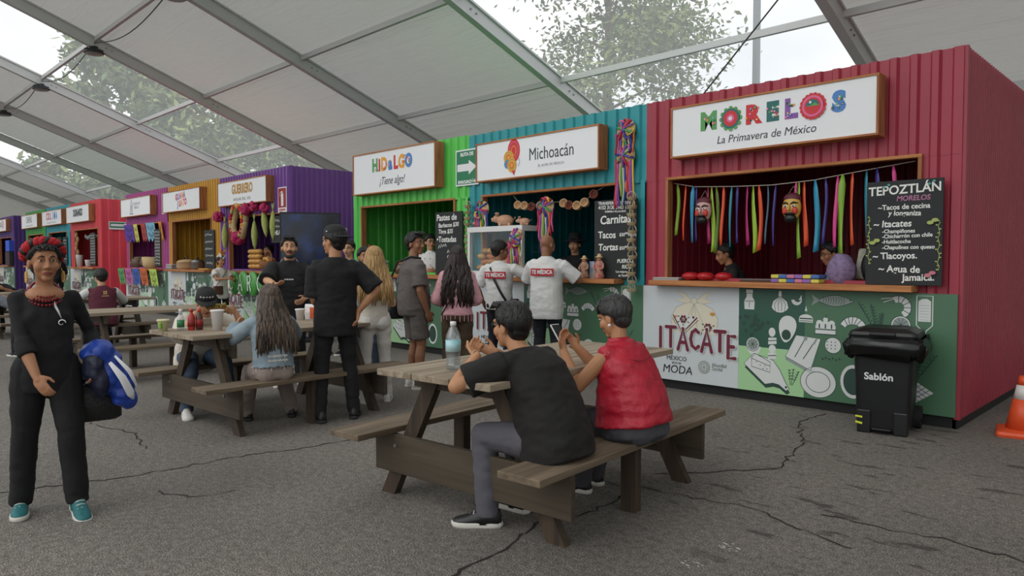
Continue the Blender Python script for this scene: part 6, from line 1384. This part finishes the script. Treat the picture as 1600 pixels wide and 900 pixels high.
# ================================================================ yellow, magenta and far stalls
def cookpot(loc, r, label, m_):
    e = empty('cooking_pot', loc, 0, label, 'pot', 'pots on the yellow counter'); m = MB(); m.lathe([(r*.85, 0), (r, .05), (r, .16), (r*1.04, .165), (r*.95, .17), (0, .17)], n=22); m.build('pot', m_, e, True); m = MB(); m.lathe([(r*1.0, .17), (r*.8, .21), (r*.3, .235), (0, .24)], n=22); m.build('lid', m_, e, True); m = MB(); m.ell((0, 0, .26), (.03, .03, .025), 8, 6); m.build('knob', BLACK, e, True)
cookpot((-17.7, YF, 1.17), .24, 'large lidded clay pot on the yellow counter', POT[0]); cookpot((-17.2, YF+.05, 1.17), .15, 'smaller lidded steel pot on the yellow counter', STEEL); cookpot((-18.15, YF+.1, 1.17), .14, 'low brown pot at the left of the yellow counter', POT[1])
slab('plate_stack', 'stack of pale plates on the left of the yellow counter', 'plates', (-18.45, YF-.02, 1.17), (.4, .3, .12), [GREY, mat('paper', '#b9b3a8', .8)], 4, 0, .01)
PF = ['#5f3fa0', '#d9cf62', '#b5423f', '#7fb6d0', '#d58a2a', '#5aa060', '#c264a8', '#3a5fb5', '#d0652f', '#b7cf5a']
def paper_flag(loc, w, h, c, label, wavy=.0, rz=0):
    m = MB(); n = 10; pts = [(-w/2, 0), (w/2, 0), (w/2, -h*.8)]+[(w/2-w*(i+.5)/5, -h*(.8 if i % 2 else 1.0)) for i in range(5)]+[(-w/2, -h*.8)]
    m.prism(pts, 0, .004); o_ = m.build('paper_flag', mat('paper_'+c, c, .8), None, loc=loc, rot=(R(8), 0, rz)); tag(o_, label, 'flag', 'cut paper flags on the magenta stall')
    d = Decal()
    for q in ((0, -.35), (-.25, -.25), (.25, -.25), (-.2, -.6), (.2, -.6), (0, -.72)): d.ring((q[0]*w, q[1]*h), w*.09, w*.03, 0, 8)
    d.build('cut_pattern', [mat('paper_cut', '#4a4440', .9)], o_, loc=(0, -.003, 0))
for i, (x, c) in enumerate(zip((-21.6, -21.05, -20.45, -19.9, -19.2), PF[:5])): paper_flag((x, YF-.1, 2.36), .48, .5, c, ['violet', 'yellow', 'red', 'pale blue', 'ochre'][i]+' cut-paper flag hanging at the top of the magenta opening', rz=random.uniform(-.2, .2))
for i, (x, c) in enumerate(zip((-21.85, -21.25, -20.65, -20.05, -19.35), PF[5:])): paper_flag((x, YF-.24, 1.16), .5, .46, c, ['green', 'pink', 'blue', 'orange', 'lime'][i]+' cut-paper flag hanging below the magenta counter')
e = empty('wicker_basket', (-20.0, YF, 1.17), 0, 'straw basket on the magenta counter', 'basket'); m = MB(); m.lathe([(.2, 0), (.25, .1), (.27, .3), (.24, .3), (.2, .05), (0, .03)], n=22); m.build('basket', mat('straw', '#d6b98a', .8), e, True)
for i, (x, r) in enumerate(((-20.6, .2), (-20.35, .16), (-21.2, .2), (-21.5, .16))):
    m = MB(); m.ell((0, 0, r*.7), (r, r*.9, r*.75), 16, 10, None, lambda d_: 1+.2*noise.noise(d_*3)); tag(m.build('bundle', mat('bundle_brown', '#7d6a58', .8, c2='#4a3c32', nscale=14), None, True, loc=(x, YF+.05, 1.2)), ['brown cloth bundle right beside the straw basket', 'small brown bundle behind the straw basket', 'brown bundle in the middle of the magenta counter', 'small brown bundle at the left of the magenta counter'][i], 'bundle', 'bundles on the magenta counter')
def bigcup(loc, h, label): m = MB(); m.lathe([(.08, 0), (.11, h), (.115, h+.01), (.1, h), (.07, .02), (0, .02)], n=18); tag(m.build('white_cup', WHITE, None, True, loc=loc), label, 'cup')
bigcup((-26.6, YF-.05, 1.17), .38, 'tall white container on the light red counter'); bigcup((-25.6, YF-.05, 1.17), .22, 'short white cup near the chalkboard of the light red stall')
e = empty('hanging_bags', (-26.9, YF+.02, 1.5), 0, 'brown bags hanging at the left of the light red opening', 'bags')
for i in range(6): m = MB(); m.ell((.1*math.sin(i*2), -.06, .14*i), (.09, .05, .1), 10, 8); m.build('bag', mat('kraft', '#a5815c', .8), e, True)
for i in range(9): m = MB(); m.ell((.4+.16*i, .1, .66-.05*math.sin(i)), (.05, .04, .07), 8, 6); m.build('hanging_cup', GREY, e, True)
def potted(loc, h, r, n, label, seed):
    rnd = random.Random(seed); e = empty('potted_plant', loc, 0, label, 'plant', 'plants at the turquoise stall'); m = MB(); m.lathe([(.14, 0), (.18, .22), (.16, .22), (0, .18)], n=16); m.build('pot', POT[1], e, True); f = MB()
    for i in range(n):
        c = Vector((rnd.gauss(0, r), rnd.gauss(0, r*.5), .25+rnd.random()*h)); a = Vector((rnd.gauss(0, 1), rnd.gauss(0, 1), rnd.gauss(0, 1))).normalized(); b_ = a.orthogonal(); s_ = .09; f.add([c-a*s_, c+b_*s_*.4, c+a*s_, c-b_*s_*.4], [(0, 1, 2, 3)])
    o_ = f.build('foliage', mat('leaf_dark', '#33502f', .7, noise_amt=.4, nscale=4), e); o_['kind'] = 'stuff'
potted((-30.0, YF+.1, 1.17), .75, .26, 240, 'leafy plant climbing in the turquoise opening', 3); potted((-29.3, YF-.05, 1.17), .3, .22, 140, 'low leafy plant on the turquoise counter', 4)
slab('crate', 'wooden crate of goods on the turquoise counter', 'crate', (-28.9, YF-.08, 1.17), (.7, .3, .16), [PINE, mat('kraft', '#a5815c', .8)], 3)
slab('blue_box', 'bright blue box on the counter of the dark purple stall', 'box', (-36.9, YF-.1, 1.75), (.75, .2, .5), [mat('bright_blue', '#2f55c8', .5)], 1)
m = MB(); m.b2((-37.3, YF-.05, 1.17), (-36.5, YF-.2, 1.75)); tag(m.build('shelf_block', mat('dark_shelf', '#3a2f30', .7), bevel=.01), 'dark shelf unit under the blue box', 'shelf')

# ================================================================ rubbish bin
e = empty('rubbish_bin', (-1.97, 6.29, 0), R(10), 'black wheeled rubbish bin with a bin liner, lettered Sablón', 'bin')
BIN = mat('bin_plastic', '#131517', .42, noise_amt=.2, nscale=6); LIN = mat('bin_liner', '#0f1011', .22)
def rrect(w, d_, z, n=5, r=.05, cy=0):
    out = []
    for cx_, cy_, a0 in ((w/2-r, d_/2-r, 0), (-w/2+r, d_/2-r, 90), (-w/2+r, -d_/2+r, 180), (w/2-r, -d_/2+r, 270)):
        for i in range(n): a = R(a0+90*i/(n-1)); out.append(Vector((cx_+r*math.cos(a), cy+cy_+r*math.sin(a), z)))
    return out
m = MB(); m.loft([rrect(.40, .42, .05), rrect(.41, .43, .08), rrect(.47, .50, .76), rrect(.48, .51, .80)]); m.build('bin_body', BIN, e)
for q in (-1, 1): m = MB(); m.b2((q*.14-.055, -.235, 0), (q*.14+.055, -.12, .2)); m.build('front_foot', BIN, e, bevel=.012)
m = MB(); m.b2((-.09, -.222, .03), (.09, -.2, .2)); m.build('pedal_recess', mat('deep_black', '#060606', .8), e); m = MB(); m.b2((-.075, -.27, .035), (.075, -.2, .055)); m.build('pedal', BIN, e, bevel=.006)
m = MB(); rnd = random.Random(8); rings = []
for k, (z, ex) in enumerate(((.70, .0), (.66, .05), (.70, .10), (.77, .115), (.82, .08), (.835, .03))):
    rg = rrect(.49+ex, .52+ex, z, 7, .07); rings.append([p_+Vector((p_.x, p_.y, 0)).normalized()*rnd.uniform(-.03, .035)+Vector((0, 0, rnd.uniform(-.03, .02))) for p_ in rg])
m.loft(rings, False); m.build('liner', LIN, e, True)
m = MB(); m.loft([rrect(.53, .55, .825), rrect(.54, .56, .85), rrect(.52, .54, .875), rrect(.34, .36, .905, 5, .04), rrect(.32, .34, .90, 5, .04)]); m.build('lid', BIN, e)
m = MB(); m.b2((-.10, -.305, .845), (.10, -.27, .875)); m.build('lid_grip', BIN, e, bevel=.01)
m = MB(); m.cyl((-.24, .29, .80), (.24, .29, .80), .016, n=10); [m.b2((x-.02, .24, .785), (x+.02, .3, .815)) for x in (-.18, 0, .18)]; m.build('handle', BIN, e)
for q in (-1, 1): m = MB(); m.cyl((q*.2, .22, .1), (q*.255, .22, .1), .1, n=24); o_ = m.build('wheel', mat('rubber', '#131313', .8), e); m = MB(); m.cyl((q*.257, .22, .1), (q*.262, .22, .1), .045, n=14); m.build('hub', BIN, o_)
e.scale = (.93, .93, .93)
text('Sablón', .085, WHITE, e, (-.03, -.237, .49), (R(90+5), 0, 0), bold=.002); d = Decal(); d.line([(-.03, .435), (.1, .447)], .012, 0); d.build('underline', [WHITE], e, loc=(0, -.232, 0))
d = Decal(); d.line([(-.205, .14), (-.15, .135)], .016, 0); d.line([(-.205, .09), (-.15, .08)], .018, 0); d.build('yellow_marks', [mat('mark_yellow', '#d6dc3a', .5)], e, loc=(0, -.238, 0))

# ================================================================ traffic cone
e = empty('traffic_cone', (-1.13, 6.85, 0), R(10), 'orange traffic cone with a white band at the right edge', 'cone'); CO = mat('cone_orange', '#e0542a', .45, noise_amt=.1)
m = MB(); m.loft([rrect(.36, .36, 0, 4, .03), rrect(.37, .37, .02, 4, .03), rrect(.35, .35, .04, 4, .03), rrect(.25, .25, .055, 4, .06)]); m.build('base', CO, e)
for nm, z0_, z1_, M_ in (('cone_lower', .05, .29, CO), ('white_band', .29, .40, mat('band_white', '#d9d5d0', .5)), ('cone_top', .40, .47, CO)):
    m = MB(); rr = lambda z: .125-.205*(z-.05); m.lathe([(rr(z0_), z0_), (rr(z1_), z1_), (rr(z1_)-.012, z1_), (0, z1_-.002)], n=28); m.build(nm, M_, e, True)

# ================================================================ things on the tables
ZT = .79
e = empty('water_bottle', (-2.97, 2.52, ZT), 0, 'clear water bottle with a turquoise label on the nearest table', 'bottle')
m = MB(); m.lathe([(.036, 0), (.042, .008), (.041, .03), (.038, .045), (.041, .06), (.038, .075), (.041, .09), (.04, .10), (.0405, .165), (.038, .185), (.022, .225), (.014, .235), (.014, .25), (.0, .25)], n=24); m.build('bottle', PET, e, True)
m = MB(); m.lathe([(.0418, .10), (.0418, .162), (.0405, .162), (.0405, .10)], n=24); m.build('label', mat('label_turquoise', '#6cc3cf', .4, c2='#d5e4e6', nscale=14), e, True)
m = MB(); m.lathe([(.0165, .238), (.0165, .26), (.0, .262)], n=16); m.build('cap', WHITE, e, True)
m = MB(); m.lathe([(.034, .003), (.037, .02), (.036, .085), (.0, .086)], n=20); m.build('water', mat_clear('water', .05, (.88, .93, .95, 1), .1), e, True)
def cup(loc, r0, r1, h, m_, label, name='foam_cup', lid=None, rz=0):
    e = empty(name, loc, 0, label, 'cup'); m = MB(); m.lathe([(r0, 0), (r1, h), (r1+.004, h+.003), (r1-.004, h), (r0-.004, .01), (0, .01)], n=22); m.build('cup', m_, e, True)
    m = MB(); m.lathe([(r1+.002, h-.012), (r1+.006, h-.006), (r1+.003, h+.004), (r1-.003, h+.002)], n=22); m.build('rim', m_, e, True); return e
FOAM = mat('foam', '#e3dfdc', .7); cup((-6.05, 2.53, ZT), .036, .052, .17, FOAM, 'tall white foam cup in the middle of the cup-laden table')
e = cup((-6.3, 2.18, ZT), .034, .045, .095, mat('cream_paper', '#d6d0a6', .7), 'short cream paper cup with a green patch at the table corner', 'paper_cup'); m = MB(); m.box((.03, -.03, .05), (.035, .02, .05), Matrix.Rotation(R(-45), 3, 'Z')); m.build('green_patch', mat('lime', '#7fb83a', .6), e, bevel=.006)
cup((-6.50, 3.54, ZT), .034, .045, .11, FOAM, 'white cup at the far end of the cup-laden table', 'white_cup')
e = empty('snack_bag', (-6.55, 3.70, ZT), .5, 'white and orange paper snack bag beside the far white cup', 'bag'); m = MB(); m.loft([rrect(.13, .07, 0, 4, .01), rrect(.14, .075, .07, 4, .01), rrect(.145, .05, .13, 4, .01), rrect(.15, .02, .15, 4, .006)]); m.build('bag', FOAM, e); m = MB(); m.b2((.0, -.045, .01), (.072, -.034, .12)); m.build('orange_panel', mat('orange_print', '#d8622f', .6), e)
def sauce(loc, c, label, clear=False):
    e = empty('sauce_bottle', loc, 0, label, 'bottle', 'sauce bottles on the cup-laden table'); m = MB(); m.lathe([(.026, 0), (.029, .01), (.029, .11), (.022, .13), (.013, .145), (.012, .165), (0, .165)], n=18); m.build('bottle', PET if clear else mat('sauce_'+c, c, .2, coat=.4), e, True)
    m = MB(); m.lathe([(.0145, .155), (.0145, .18), (.0, .183)], n=14); m.build('cap', mat('cap_'+c, '#c23a30' if not clear else '#dcdcdc', .4), e, True)
    m = MB(); m.lathe([(.0298, .03), (.0298, .09), (.029, .09), (.029, .03)], n=18); m.build('label', mat('lab_'+c, '#2f7a4a' if clear else '#8a1a1a', .5), e, True)
sauce((-6.24, 2.30, ZT), '#cfe0d4', 'clear sauce bottle with a green label', True); sauce((-6.22, 2.38, ZT), '#b02a22', 'red sauce bottle beside the clear one'); sauce((-6.2, 2.44, ZT), '#4a2018', 'dark brown sauce bottle next to the red one')
bpy.data.scenes.remove(TMP)
